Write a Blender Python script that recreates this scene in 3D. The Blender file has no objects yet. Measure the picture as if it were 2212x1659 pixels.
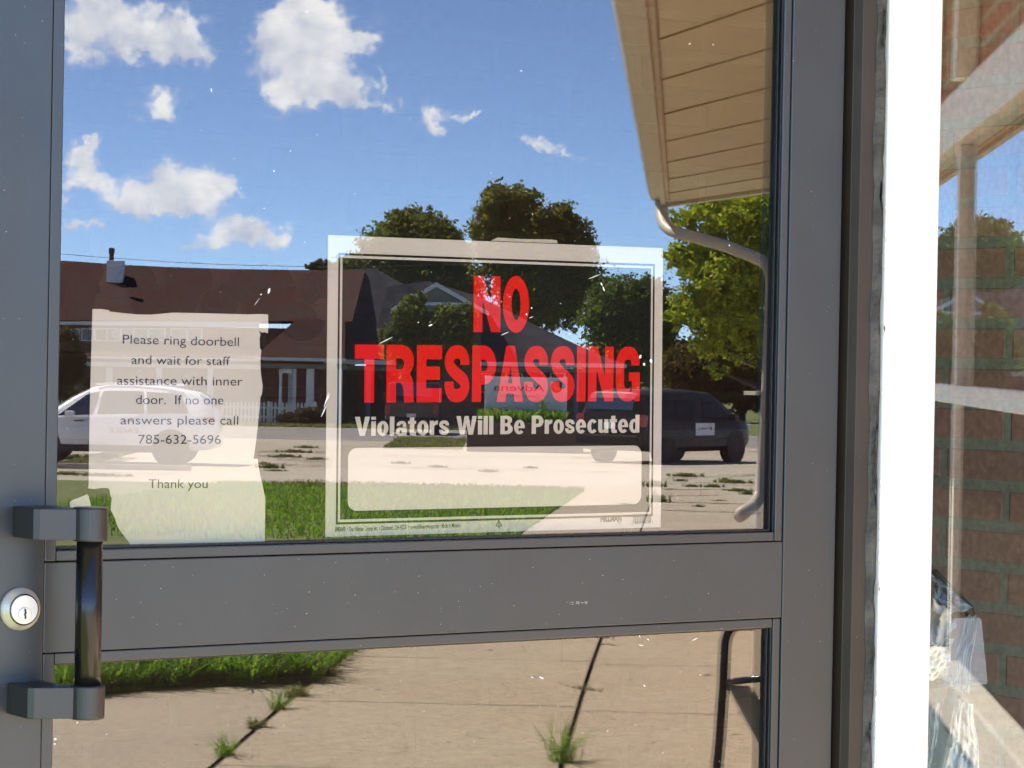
import bpy, bmesh, math, random
import numpy as np
from mathutils import Vector, Matrix
S = bpy.context.scene
COL = S.collection
R = math.radians
random.seed(7); RNG = np.random.default_rng(7)

# ------------------------------------------------------------------ camera
CAM = Vector((-1.228, -2.046, 1.35))
YAW, PITCH, ROLL = R(34.73), R(-0.54), R(1.06)
KU = 6125.0                       # focal length in 2212-wide picture units
_c, _s = math.cos(YAW), math.sin(YAW)
FW = Vector((_s*math.cos(PITCH), _c*math.cos(PITCH), math.sin(PITCH)))
R0 = Vector((_c, -_s, 0)); U0 = R0.cross(FW)
RT = R0*math.cos(ROLL)+U0*math.sin(ROLL)
UP = -R0*math.sin(ROLL)+U0*math.cos(ROLL)
cam = bpy.data.objects.new('camera', bpy.data.cameras.new('camera'))
COL.objects.link(cam)
cam.matrix_world = Matrix(((RT.x, UP.x, -FW.x, CAM.x), (RT.y, UP.y, -FW.y, CAM.y), (RT.z, UP.z, -FW.z, CAM.z), (0, 0, 0, 1)))
cam.data.sensor_width = 36.0
cam.data.lens = 11342/4096*36.0
cam.data.clip_end = 3000
cam.data.clip_start = 0.02
S.camera = cam

# ------------------------------------------------------------------ light and exposure
SUN_EL, SUN_DIR = R(54), Vector((-0.42, -0.9))      # towards the sun, on the ground plane
S.view_settings.view_transform = 'Standard'
S.view_settings.look = 'None'
S.view_settings.gamma = 1.0
S.view_settings.exposure = 2.45
SUN_DIR.normalize()
sv = Vector((SUN_DIR.x*math.cos(SUN_EL), SUN_DIR.y*math.cos(SUN_EL), math.sin(SUN_EL)))
sl = bpy.data.lights.new('sun', 'SUN'); sl.energy = 5.0; sl.angle = R(0.53); sl.color = (1.0, 0.93, 0.80)
so = bpy.data.objects.new('sun', sl); COL.objects.link(so)
so.rotation_euler = sv.to_track_quat('Z', 'Y').to_euler()
so.location = (0, -20, 30)

W = bpy.data.worlds.new('World'); S.world = W; W.use_nodes = True
def build_world():
    nt = W.node_tree; N = nt.nodes; L = nt.links; N.clear()
    out = N.new('ShaderNodeOutputWorld'); bg = N.new('ShaderNodeBackground'); L.new(bg.outputs[0], out.inputs[0])
    sky = N.new('ShaderNodeTexSky'); sky.sky_type = 'NISHITA'; sky.sun_disc = False
    sky.sun_elevation = SUN_EL; sky.sun_rotation = math.atan2(SUN_DIR.x, SUN_DIR.y)
    sky.altitude = 9000; sky.air_density = 1.0; sky.dust_density = 0.0; sky.ozone_density = 1.6
    bg.inputs[1].default_value = 0.15
    tc = N.new('ShaderNodeTexCoord')
    def vm(op, a, b=None, c=None):
        n = N.new('ShaderNodeVectorMath'); n.operation = op
        for i, x in enumerate((a, b, c)):
            if x is None: continue
            if hasattr(x, 'links'): L.new(x, n.inputs[i])
            else: n.inputs[i].default_value = x
        return n.outputs['Value'] if op in ('DOT_PRODUCT', 'LENGTH') else n.outputs['Vector']
    def mt(op, a, b=None, c=None, clamp=False):
        n = N.new('ShaderNodeMath'); n.operation = op; n.use_clamp = clamp
        for i, x in enumerate((a, b, c)):
            if x is None: continue
            if hasattr(x, 'links'): L.new(x, n.inputs[i])
            else: n.inputs[i].default_value = x
        return n.outputs[0]
    d = tc.outputs['Generated']
    # cloud field laid out on the part of the sky over the street (fixed compass directions)
    F = (_s, -_c, 0.0); Q = (_c, _s, 0.0)
    f = mt('MAXIMUM', vm('DOT_PRODUCT', d, F), 0.02)
    s = mt('DIVIDE', vm('DOT_PRODUCT', d, Q), f)
    t = mt('DIVIDE', vm('DOT_PRODUCT', d, (0, 0, 1)), f)
    cb = N.new('ShaderNodeCombineXYZ'); L.new(s, cb.inputs[0]); L.new(t, cb.inputs[1])
    p = cb.outputs[0]
    def noise(scale, det, off=(0, 0, 0), rough=0.55):
        n = N.new('ShaderNodeTexNoise'); n.inputs['Scale'].default_value = scale; n.inputs['Detail'].default_value = det
        n.inputs['Roughness'].default_value = rough
        L.new(vm('ADD', p, off), n.inputs['Vector']); return n
    w1 = noise(60, 5); w2 = noise(230, 5, (3, 1, 0))
    disp = vm('MULTIPLY_ADD', vm('SUBTRACT', w1.outputs['Color'], (0.5, 0.5, 0.5)), (0.019, 0.016, 0), p)
    disp = vm('MULTIPLY_ADD', vm('SUBTRACT', w2.outputs['Color'], (0.5, 0.5, 0.5)), (0.011, 0.011, 0), disp)
    blobs = [  # u, v, ru, rv, amount
        (175, 40, 75, 60, 1), (170, 95, 60, 45, .9), (240, 25, 50, 40, 1), (275, 95, 35, 35, .7), (335, 85, 62, 45, 1), (395, 75, 48, 42, 1), (375, 112, 60, 28, .9), (314, 24, 22, 18, .8),
        (612, 25, 50, 42, 1), (650, 20, 60, 40, 1), (680, 60, 70, 45, 1), (575, 85, 42, 42, 1), (640, 110, 80, 50, 1), (730, 110, 55, 42, 1), (765, 88, 28, 25, .8),
        (620, 178, 68, 46, 1), (690, 190, 72, 42, 1), (595, 222, 40, 28, .9), (745, 205, 50, 30, .9), (785, 236, 45, 16, .7), (832, 236, 17, 18, .7), (816, 182, 14, 26, .6),
        (335, 228, 44, 34, .85), (325, 245, 30, 16, .5), (540, 258, 18, 8, .4),
        (180, 350, 44, 42, .95), (150, 335, 30, 25, .8), (195, 312, 26, 20, .9), (160, 392, 50, 22, .75), (208, 402, 32, 14, .6),
        (345, 378, 44, 42, 1), (300, 420, 70, 40, 1), (390, 412, 62, 36, 1), (450, 385, 44, 32, 1), (488, 402, 22, 20, .8), (255, 432, 45, 18, .8), (350, 450, 90, 20, .9), (430, 442, 50, 26, .9),
        (480, 505, 50, 30, .9), (520, 482, 38, 28, .95), (560, 502, 45, 30, .9), (440, 532, 52, 20, .8), (398, 545, 30, 10, .6), (605, 500, 26, 20, .5),
        (178, 492, 42, 13, .75), (148, 482, 22, 14, .7), (207, 482, 14, 14, .6), (140, 428, 12, 14, .6),
        (908, 250, 22, 28, .85), (932, 270, 24, 18, .75), (985, 247, 36, 11, .7), (1022, 248, 20, 6, .5),
        (1142, 300, 22, 20, .75), (1176, 309, 40, 14, .8), (1216, 326, 20, 9, .6), (1256, 337, 22, 9, .42)]
    tot = None; hgt = None
    for (u, v, ru, rv, am) in blobs:
        cs, ct = (u-1106)/KU, ((772+.0185*(u-1106))-v)/KU
        a, b = KU/ru, KU/rv
        q = vm('MULTIPLY_ADD', disp, (a, b, 0), (-cs*a, -ct*b, 0))
        e = mt('POWER', 0.33, vm('DOT_PRODUCT', q, q))
        tot = mt('MULTIPLY_ADD', e, am*1.0, tot if tot is not None else 0.0)
        sy = N.new('ShaderNodeSeparateXYZ'); L.new(q, sy.inputs[0])
        hgt = mt('MULTIPLY_ADD', mt('MULTIPLY_ADD', sy.outputs[0], .35, sy.outputs[1]), mt('MULTIPLY', e, am), hgt if hgt is not None else 0.0)
    fine = noise(95, 11, (7, 2, 0), .6)
    dens = mt('MULTIPLY_ADD', mt('SUBTRACT', fine.outputs['Fac'], 0.5), 1.7, tot)
    mask = N.new('ShaderNodeMapRange'); mask.interpolation_type = 'SMOOTHERSTEP'
    mask.inputs[1].default_value = 0.12; mask.inputs[2].default_value = 1.15; L.new(dens, mask.inputs[0])
    # billows: brighter towards upper right, greyer in hollows
    na = noise(42, 8, (7, 2, 0), .56); nb = noise(42, 8, (7+.004, 2+.006, 0), .56)
    rel = mt('MULTIPLY_ADD', mt('SUBTRACT', na.outputs['Fac'], nb.outputs['Fac']), 2.6, 0.62)
    rel = mt('MULTIPLY_ADD', mt('DIVIDE', hgt, mt('MAXIMUM', tot, .05)), .30, rel, clamp=True)
    thick = N.new('ShaderNodeMapRange'); thick.inputs[1].default_value = .5; thick.inputs[2].default_value = 2.4
    thick.inputs[3].default_value = 1.0; thick.inputs[4].default_value = .86; L.new(tot, thick.inputs[0])
    rel = mt('MULTIPLY', rel, thick.outputs[0])
    cm = N.new('ShaderNodeMix'); cm.data_type = 'RGBA'; L.new(rel, cm.inputs[0])
    cm.inputs[6].default_value = (3.6, 4.1, 5.3, 1); cm.inputs[7].default_value = (8.0, 7.9, 7.7, 1)
    mx = N.new('ShaderNodeMix'); mx.data_type = 'RGBA'
    L.new(mt('MULTIPLY', mask.outputs[0], .95), mx.inputs[0]); L.new(sky.outputs[0], mx.inputs[6]); L.new(cm.outputs[2], mx.inputs[7])
    L.new(mx.outputs[2], bg.inputs[0])
build_world()
S.cycles.max_bounces = 10; S.cycles.transparent_max_bounces = 16; S.cycles.glossy_bounces = 6
S.cycles.diffuse_bounces = 4
S.cycles.caustics_reflective = False; S.cycles.caustics_refractive = False
S.cycles.use_denoising = True; S.cycles.use_adaptive_sampling = False

# ------------------------------------------------------------------ coordinates
YG = 0.0098                                          # outer face of the door glass
def ray(u, v):
    return (FW + RT*((u-1106)/KU) - UP*((v-829.5)/KU))
def door(u, v, y=0.0):                              # a point of the door front seen at (u, v)
    d = ray(u, v); k = (y-CAM.y)/d.y
    return CAM + d*k
def dx(u, v=486, y=0.0): return door(u, v, y).x
def vh(u): return 772+.0185*(u-1106)
def gz(D):                                          # the site falls gently from the door to the street
    return float(np.interp(D, [0, 12, 59, 120, 160, 900], [0, 0, -1.05, -1.6, -1.7, -2.5]))
def world(lat, D, z):                               # lat right / D out along the reflected view axis
    x = CAM.x+lat*_c+D*_s; yv = CAM.y-lat*_s+D*_c
    return Vector((x, 2*YG-yv, z))
def far(u, v, D):
    return world((u-1106)/KU*D, D, CAM.z+(vh(u)-v)/KU*D)
def ground(u, v):
    D = 12.0
    lo, hi = 2.0, 900.0
    t = (v-vh(u))/KU
    for _ in range(60):
        D = (lo+hi)/2
        if CAM.z-gz(D) > t*D: lo = D
        else: hi = D
    return (u-1106)/KU*D, D
ROT_F = YAW                                         # local x right, y towards the door
GA = YAW+R(3.4); _ga, _gb = math.cos(GA), math.sin(GA)
def wa(b, a, z):                                    # wing frame: a along the eave, b across
    x = CAM.x+b*_ga+a*_gb; yv = CAM.y-b*_gb+a*_ga
    return Vector((x, 2*YG-yv, z))

# ------------------------------------------------------------------ helpers
def tag(o, label, cat, group=None, kind=None):
    if label: o['label'] = label
    if cat: o['category'] = cat
    if group: o['group'] = group
    if kind: o['kind'] = kind
    return o
def thing(name, label, cat, loc=(0, 0, 0), rz=0.0, group=None):
    o = bpy.data.objects.new(name, None); COL.objects.link(o); o.empty_display_size = .1
    o.location = loc; o.rotation_euler = (0, 0, rz)
    return tag(o, label, cat, group)
WP = {}
def wthing(name, label, cat, loc, group=None):       # a thing whose parts are modelled in world coordinates
    o = thing(name, label, cat, loc, 0, group); WP[o.name] = Matrix.Translation(-Vector(loc)); return o
def adopt(o, parent):
    if parent:
        o.parent = parent
        if parent.name in WP: o.matrix_parent_inverse = WP[parent.name]
    return o
class MB:
    def __init__(s): s.v = []; s.f = []
    def add(s, vs, fs):
        n = len(s.v); s.v += [tuple(x) for x in vs]; s.f += [tuple(i+n for i in f) for f in fs]; return s
    def box(s, x0, x1, y0, y1, z0, z1):
        return s.add([(x0,y0,z0),(x1,y0,z0),(x1,y1,z0),(x0,y1,z0),(x0,y0,z1),(x1,y0,z1),(x1,y1,z1),(x0,y1,z1)],
                     [(0,3,2,1),(4,5,6,7),(0,1,5,4),(1,2,6,5),(2,3,7,6),(3,0,4,7)])
    def prism(s, poly, h0, h1, axis='z'):           # polygon extruded along an axis
        n = len(poly)
        def P(a, b, h): return {'z': (a, b, h), 'y': (a, h, b), 'x': (h, a, b)}[axis]
        vs = [P(a, b, h0) for a, b in poly]+[P(a, b, h1) for a, b in poly]
        return s.add(vs, [tuple(range(n))[::-1], tuple(range(n, 2*n))]+[(i, (i+1) % n, n+(i+1) % n, n+i) for i in range(n)])
    def tube(s, pts, r, n=10, cap=True, flat=1.0):
        pts = [Vector(p) for p in pts]; rs = r if isinstance(r, (list, tuple)) else [r]*len(pts)
        base = len(s.v); prev = None
        for i, p in enumerate(pts):
            t = (pts[min(i+1, len(pts)-1)]-pts[max(i-1, 0)]).normalized()
            if prev is None:
                a = Vector((0, 0, 1)) if abs(t.z) < .9 else Vector((1, 0, 0)); nx = t.cross(a).normalized()
            else: nx = (prev-t*prev.dot(t)).normalized()
            prev = nx; ny = t.cross(nx)
            for k in range(n):
                an = 2*math.pi*k/n
                s.v.append(tuple(p+nx*rs[i]*math.cos(an)+ny*rs[i]*flat*math.sin(an)))
        for i in range(len(pts)-1):
            for k in range(n):
                a = base+i*n+k; b = base+i*n+(k+1) % n
                s.f.append((a, b, b+n, a+n))
        if cap:
            s.f.append(tuple(base+k for k in range(n))[::-1]); e = base+(len(pts)-1)*n
            s.f.append(tuple(e+k for k in range(n)))
        return s
    def lathe(s, prof, origin, axis='y', n=40):     # prof: (radius, along)
        base = len(s.v); o = origin
        for r, h in prof:
            for k in range(n):
                a = 2*math.pi*k/n; p, q = r*math.cos(a), r*math.sin(a)
                s.v.append((o[0]+p, o[1]+h, o[2]+q) if axis == 'y' else ((o[0]+h, o[1]+p, o[2]+q) if axis == 'x' else (o[0]+p, o[1]+q, o[2]+h)))
        for i in range(len(prof)-1):
            for k in range(n):
                a = base+i*n+k; b = base+i*n+(k+1) % n
                s.f.append((a, a+n, b+n, b))
        s.f.append(tuple(base+(len(prof)-1)*n+k for k in range(n)))
        s.f.append(tuple(base+k for k in range(n))[::-1])
        return s
    def build(s, name, m, parent=None, smooth=False, bevel=0.0, fix=True, loc=None):
        me = bpy.data.meshes.new(name); me.from_pydata(s.v, [], s.f)
        if fix:
            b = bmesh.new(); b.from_mesh(me); bmesh.ops.recalc_face_normals(b, faces=b.faces); b.to_mesh(me); b.free()
        me.materials.append(m)
        if smooth: me.polygons.foreach_set('use_smooth', [True]*len(me.polygons))
        o = bpy.data.objects.new(name, me); COL.objects.link(o)
        adopt(o, parent)
        if loc is not None: o.location = loc
        if bevel:
            md = o.modifiers.new('bevel', 'BEVEL'); md.width = bevel; md.segments = 2; md.limit_method = 'ANGLE'
        return o
def flat(loops, y, name, m, parent, thick=0.0):     # filled outline standing in a plane of constant y; loops of (x, z)
    cu = bpy.data.curves.new(name, 'CURVE'); cu.dimensions = '2D'; cu.fill_mode = 'BOTH'
    for lp in loops:
        sp = cu.splines.new('POLY'); sp.points.add(len(lp)-1); sp.use_cyclic_u = True
        for p, q in zip(sp.points, lp): p.co = (q[0], q[1], 0, 1)
    if thick: cu.extrude = thick/2
    return curve_mesh(cu, y, name, m, parent)
def curve_mesh(cu, y, name, m, parent, fn=None):
    t = bpy.data.objects.new('t', cu); COL.objects.link(t)
    dg = bpy.context.evaluated_depsgraph_get()
    me = bpy.data.meshes.new_from_object(t.evaluated_get(dg)); me.name = name
    bpy.data.objects.remove(t)
    for v in me.vertices:
        a, b, c = v.co
        v.co = fn(a, b, c) if fn else (a, y+c, b)
    me.materials.clear(); me.materials.append(m)
    o = bpy.data.objects.new(name, me); COL.objects.link(o)
    return adopt(o, parent)
def text_mesh(txt, pL, pR, cap, name, m, parent, fn3, bold=0.0, spacing=1.0):
    """text from pL to pR (2-D, baseline), capital height cap; fn3 maps (x, y) to 3-D"""
    cu = bpy.data.curves.new(name, 'FONT'); cu.body = txt; cu.size = 1.0; cu.offset = bold; cu.space_character = spacing
    cu.resolution_u = 6
    t = bpy.data.objects.new('t', cu); COL.objects.link(t)
    dg = bpy.context.evaluated_depsgraph_get()
    me = bpy.data.meshes.new_from_object(t.evaluated_get(dg)); me.name = name
    bpy.data.objects.remove(t)
    xs = [v.co.x for v in me.vertices]; x0, x1 = min(xs), max(xs)
    ch = 0.729+bold*2
    ax = Vector(pR)-Vector(pL); L_ = ax.length; ax = ax/L_; ay = Vector((-ax.y, ax.x))
    for v in me.vertices:
        q = Vector(pL)+ax*((v.co.x-x0)/(x1-x0)*L_)+ay*((v.co.y+bold)/ch*cap)
        v.co = fn3(q.x, q.y)
    me.materials.clear(); me.materials.append(m)
    o = bpy.data.objects.new(name, me); COL.objects.link(o)
    return adopt(o, parent)

# ------------------------------------------------------------------ materials
def nodes(name):
    m = bpy.data.materials.new(name); m.use_nodes = True
    return m, m.node_tree.nodes, m.node_tree.links, m.node_tree.nodes['Principled BSDF']
def mat(name, col, rough=.6, metal=0.0, var=0.12, scale=8.0, bump=0.0, bscale=60.0, col2=None, spec=.5, coat=0.0, coord='Object', specks=0.0, smudge=0.0):
    m, N, L, P = nodes(name)
    P.inputs['Roughness'].default_value = rough; P.inputs['Metallic'].default_value = metal
    P.inputs['Specular IOR Level'].default_value = spec; P.inputs['Coat Weight'].default_value = coat
    tc = N.new('ShaderNodeTexCoord'); nz = N.new('ShaderNodeTexNoise'); nz.inputs['Scale'].default_value = scale; nz.inputs['Detail'].default_value = 6
    L.new(tc.outputs[coord], nz.inputs['Vector'])
    mx = N.new('ShaderNodeMix'); mx.data_type = 'RGBA'
    rp = N.new('ShaderNodeMapRange'); rp.inputs[1].default_value = .35; rp.inputs[2].default_value = .65; L.new(nz.outputs['Fac'], rp.inputs[0]); L.new(rp.outputs[0], mx.inputs[0])
    a = tuple(c*(1-var) for c in col); b = col2 if col2 else tuple(min(1, c*(1+var)) for c in col)
    mx.inputs[6].default_value = (*a, 1); mx.inputs[7].default_value = (*b, 1)
    outc = mx.outputs[2]
    if specks:                                     # pale dust and paint flecks stuck to the surface
        vo = N.new('ShaderNodeTexVoronoi'); vo.inputs['Scale'].default_value = specks; L.new(tc.outputs[coord], vo.inputs['Vector'])
        gt = N.new('ShaderNodeMath'); gt.operation = 'LESS_THAN'; gt.inputs[1].default_value = .05; L.new(vo.outputs['Distance'], gt.inputs[0])
        sp = N.new('ShaderNodeSeparateColor'); L.new(vo.outputs['Color'], sp.inputs[0])
        g2 = N.new('ShaderNodeMath'); g2.operation = 'GREATER_THAN'; g2.inputs[1].default_value = .84; L.new(sp.outputs[0], g2.inputs[0])
        ml = N.new('ShaderNodeMath'); ml.operation = 'MULTIPLY'; L.new(gt.outputs[0], ml.inputs[0]); L.new(g2.outputs[0], ml.inputs[1])
        m2 = N.new('ShaderNodeMix'); m2.data_type = 'RGBA'; L.new(ml.outputs[0], m2.inputs[0]); L.new(outc, m2.inputs[6]); m2.inputs[7].default_value = (.3, .31, .33, 1)
        outc = m2.outputs[2]
    L.new(outc, P.inputs['Base Color'])
    if smudge:                                     # wiped, handled metal: uneven gloss
        mp = N.new('ShaderNodeMapping'); mp.inputs['Scale'].default_value = (9, 9, 4); L.new(tc.outputs[coord], mp.inputs[0])
        n3 = N.new('ShaderNodeTexNoise'); n3.inputs['Scale'].default_value = 1.0; n3.inputs['Detail'].default_value = 8; n3.inputs['Roughness'].default_value = .65; n3.inputs['Distortion'].default_value = 1.2
        L.new(mp.outputs[0], n3.inputs['Vector']); r3 = N.new('ShaderNodeMapRange'); r3.inputs[1].default_value = .3; r3.inputs[2].default_value = .7; r3.inputs[3].default_value = rough-smudge; r3.inputs[4].default_value = rough+smudge
        L.new(n3.outputs['Fac'], r3.inputs[0]); L.new(r3.outputs[0], P.inputs['Roughness'])
    if bump:
        n2 = N.new('ShaderNodeTexNoise'); n2.inputs['Scale'].default_value = bscale; n2.inputs['Detail'].default_value = 5
        L.new(tc.outputs[coord], n2.inputs['Vector'])
        bp = N.new('ShaderNodeBump'); bp.inputs['Strength'].default_value = bump; bp.inputs['Distance'].default_value = .01
        L.new(n2.outputs['Fac'], bp.inputs['Height']); L.new(bp.outputs[0], P.inputs['Normal'])
    return m
def brick_mat(name, c1, c2, mortar, bw, bh, msize=.01, axes=('X', 'Z'), rough=.85):
    m, N, L, P = nodes(name); P.inputs['Roughness'].default_value = rough
    tc = N.new('ShaderNodeTexCoord'); se = N.new('ShaderNodeSeparateXYZ'); L.new(tc.outputs['Object'], se.inputs[0])
    cb = N.new('ShaderNodeCombineXYZ'); L.new(se.outputs[axes[0]], cb.inputs[0]); L.new(se.outputs[axes[1]], cb.inputs[1])
    br = N.new('ShaderNodeTexBrick'); L.new(cb.outputs[0], br.inputs['Vector'])
    br.inputs['Scale'].default_value = 1.0; br.inputs['Brick Width'].default_value = bw; br.inputs['Row Height'].default_value = bh
    br.inputs['Mortar Size'].default_value = msize; br.inputs['Mortar Smooth'].default_value = .25; br.inputs['Bias'].default_value = 0
    br.inputs['Color1'].default_value = (*c1, 1); br.inputs['Color2'].default_value = (*c2, 1); br.inputs['Mortar'].default_value = (*mortar, 1)
    nz = N.new('ShaderNodeTexNoise'); nz.inputs['Scale'].default_value = 90; nz.inputs['Detail'].default_value = 5; L.new(tc.outputs['Object'], nz.inputs['Vector'])
    mx = N.new('ShaderNodeMix'); mx.data_type = 'RGBA'; mx.blend_type = 'MULTIPLY'; mx.inputs[0].default_value = .55
    rp = N.new('ShaderNodeMapRange'); rp.inputs[1].default_value = .3; rp.inputs[2].default_value = .7; rp.inputs[3].default_value = .6; rp.inputs[4].default_value = 1.25
    L.new(nz.outputs['Fac'], rp.inputs[0]); L.new(br.outputs['Color'], mx.inputs[6]); L.new(rp.outputs[0], mx.inputs[7]); L.new(mx.outputs[2], P.inputs['Base Color'])
    bp = N.new('ShaderNodeBump'); bp.inputs['Strength'].default_value = .5; bp.inputs['Distance'].default_value = .006
    iv = N.new('ShaderNodeMath'); iv.operation = 'SUBTRACT'; iv.inputs[0].default_value = 1; L.new(br.outputs['Fac'], iv.inputs[1])
    ad = N.new('ShaderNodeMath'); ad.operation = 'MULTIPLY_ADD'; ad.inputs[1].default_value = .3; L.new(nz.outputs['Fac'], ad.inputs[0]); L.new(iv.outputs[0], ad.inputs[2])
    L.new(ad.outputs[0], bp.inputs['Height']); L.new(bp.outputs[0], P.inputs['Normal'])
    return m
def glass_mat(name, tint, ior, wave=0.0):
    m, N, L, P = nodes(name); N.remove(P); out = N['Material Output']
    tr = N.new('ShaderNodeBsdfTransparent'); tr.inputs[0].default_value = (*tint, 1)
    gl = N.new('ShaderNodeBsdfGlossy'); gl.inputs['Roughness'].default_value = 0.0; gl.inputs['Color'].default_value = (.97, .98, 1, 1)
    # Schlick reflectance from |N.I| so both faces of the pane behave alike
    g = N.new('ShaderNodeNewGeometry'); dt = N.new('ShaderNodeVectorMath'); dt.operation = 'DOT_PRODUCT'; L.new(g.outputs['Normal'], dt.inputs[0]); L.new(g.outputs['Incoming'], dt.inputs[1])
    ab = N.new('ShaderNodeMath'); ab.operation = 'ABSOLUTE'; L.new(dt.outputs['Value'], ab.inputs[0])
    om = N.new('ShaderNodeMath'); om.operation = 'SUBTRACT'; om.inputs[0].default_value = 1; L.new(ab.outputs[0], om.inputs[1])
    p5 = N.new('ShaderNodeMath'); p5.operation = 'POWER'; p5.inputs[1].default_value = 5; L.new(om.outputs[0], p5.inputs[0])
    f0 = ((ior-1)/(ior+1))**2
    fr = N.new('ShaderNodeMath'); fr.operation = 'MULTIPLY_ADD'; fr.use_clamp = True; fr.inputs[1].default_value = 1-f0; fr.inputs[2].default_value = f0; L.new(p5.outputs[0], fr.inputs[0])
    mx = N.new('ShaderNodeMixShader'); L.new(fr.outputs[0], mx.inputs[0]); L.new(tr.outputs[0], mx.inputs[1]); L.new(gl.outputs[0], mx.inputs[2]); L.new(mx.outputs[0], out.inputs[0])
    if wave:
        tc = N.new('ShaderNodeTexCoord'); nz = N.new('ShaderNodeTexNoise'); nz.inputs['Scale'].default_value = 6; nz.inputs['Detail'].default_value = 1
        L.new(tc.outputs['Object'], nz.inputs['Vector'])
        bp = N.new('ShaderNodeBump'); bp.inputs['Strength'].default_value = 1; bp.inputs['Distance'].default_value = wave
        L.new(nz.outputs['Fac'], bp.inputs['Height']); L.new(bp.outputs[0], gl.inputs['Normal'])
    return m
def leaf_mat(name, a, b):
    m, N, L, P = nodes(name); P.inputs['Roughness'].default_value = .55
    g = N.new('ShaderNodeNewGeometry'); mx = N.new('ShaderNodeMix'); mx.data_type = 'RGBA'
    L.new(g.outputs['Random Per Island'], mx.inputs[0]); mx.inputs[6].default_value = (*a, 1); mx.inputs[7].default_value = (*b, 1)
    L.new(mx.outputs[2], P.inputs['Base Color'])
    tl = N.new('ShaderNodeBsdfTranslucent'); L.new(mx.outputs[2], tl.inputs[0])
    ms = N.new('ShaderNodeMixShader'); ms.inputs[0].default_value = .58
    L.new(P.outputs[0], ms.inputs[1]); L.new(tl.outputs[0], ms.inputs[2]); L.new(ms.outputs[0], N['Material Output'].inputs[0])
    return m
M = {}
M['bronze'] = mat('bronze_aluminium', (.015, .020, .023), .34, 0, .14, 9, .06, 900, spec=.75, specks=150, smudge=.07)
M['bronze2'] = mat('jamb_aluminium', (.036, .029, .022), .42, 0, .10, 14, .05, 900, spec=.35, specks=150, smudge=.06)
M['black_metal'] = mat('black_anodised', (.007, .007, .007), .22, 0, .1, 20, 0, spec=.4)
M['bracket'] = mat('satin_bracket', (.016, .018, .018), .36, 0, .1, 20, .04, 700, spec=.6)
M['gasket'] = mat('black_rubber', (.006, .006, .006), .35, 0, .3, 120, .2, 300)
M['gap'] = mat('dark_gap', (.004, .004, .005), .9)
M['chrome'] = mat('satin_nickel', (.70, .67, .60), .42, .6, .04, 60)
M['keyhole'] = mat('keyhole_black', (.01, .01, .01), .6)
M['white'] = mat('white_paint', (.82, .81, .77), .5, 0, .03, 6, .05, 80)
M['caulk'] = mat('old_caulk', (.045, .044, .037), .7, 0, .3, 30, .5, 120, col2=(.085, .085, .075))
M['flake'] = mat('peeling_paint', (.75, .74, .70), .8, 0, .1, 90)
M['paper'] = mat('note_paper', (.67, .605, .535), .8, 0, .03, 9)
M['ink'] = mat('black_ink', (.03, .03, .035), .7)
M['signwhite'] = mat('sign_plastic', (.57, .51, .445), .45, 0, .03, 9)
M['signblack'] = mat('sign_black', (.005, .004, .004), .5, spec=.1)
M['signred'] = mat('sign_red', (.74, .010, .008), .5, 0, .05, 25, spec=.1)
M['tape'] = mat('clear_tape', (.5, .42, .33), .3)
M['fleck'] = mat('paint_fleck', (.9, .9, .88), .6)
M['glass'] = glass_mat('door_glass', (.945, .94, .925), 1.775)
M['glass2'] = glass_mat('sidelight_glass', (.94, .965, .94), 2.05)
M['wallbrick'] = brick_mat('facade_brick', (.26, .10, .055), (.20, .08, .05), (.36, .33, .26), .203, .068, .010)
M['vestbrick'] = brick_mat('vestibule_brick', (.80, .48, .37), (.66, .41, .32), (.52, .55, .44), .30, .0677, .011, ('Y', 'Z'))  # brick colour lifted to stand in for daylight by the sidelight
M['backbrick'] = brick_mat('back_brick', (.042, .015, .011), (.034, .014, .010), (.040, .025, .015), .30, .0677, .010, ('X', 'Z'))  # darkened copy of the lobby brick, its dimness put into the colour
M['dark'] = mat('dim_room_black', (.012, .011, .010), .9)
M['ceil'] = mat('canopy_paint', (.62, .57, .50), .7)
M['iron'] = mat('wrought_iron', (.003, .003, .004), 1.0, spec=0)

# ================================================================== THE ENTRANCE
XS0, XSEAM_L, XG_L = -0.44, dx(109), dx(134)
XG_R, XB_R, XSEAM_R, XS_R = dx(1656, y=YG), dx(1689), dx(1705), dx(1818)
ZR_T, ZG_B = door(900, 1185.5).z, door(900, 1169.5, 0.01).z       # rail seam, top bead edge (door front)
ZSEAM_T = door(900, 1195+.0).z
ZSEAM_T = door(866, 1192.5).z; ZBEAD_T = door(866, 1171).z
ZSEAM_B = door(866, 1374.5).z; ZBEAD_B = door(866, 1398).z
ZTOP, ZBOT = 2.06, 0.02
gd = wthing('glass_door', 'dark bronze aluminium glass door with a pull handle, mirroring the sky and street', 'door', (0.03, .02, 0))
G_ = .00035
MB().box(XS0, XSEAM_L-G_, 0, .044, ZBOT, ZTOP).build('stile', M['bronze'], gd, bevel=.001)
MB().box(XSEAM_R+G_, XS_R, 0, .044, ZBOT, ZTOP).build('stile', M['bronze'], gd, bevel=.001)
MB().box(XSEAM_L, XSEAM_R, .0004, .044, ZSEAM_B+G_, ZSEAM_T-G_).build('mid_rail', M['bronze'], gd, bevel=.0008)
MB().box(XSEAM_L, XSEAM_R, .0004, .044, 1.96, ZTOP-.001).build('top_rail', M['bronze'], gd, bevel=.0008)
MB().box(XSEAM_L, XSEAM_R, .0004, .044, ZBOT+.001, .22).build('bottom_rail', M['bronze'], gd, bevel=.0008)
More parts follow.
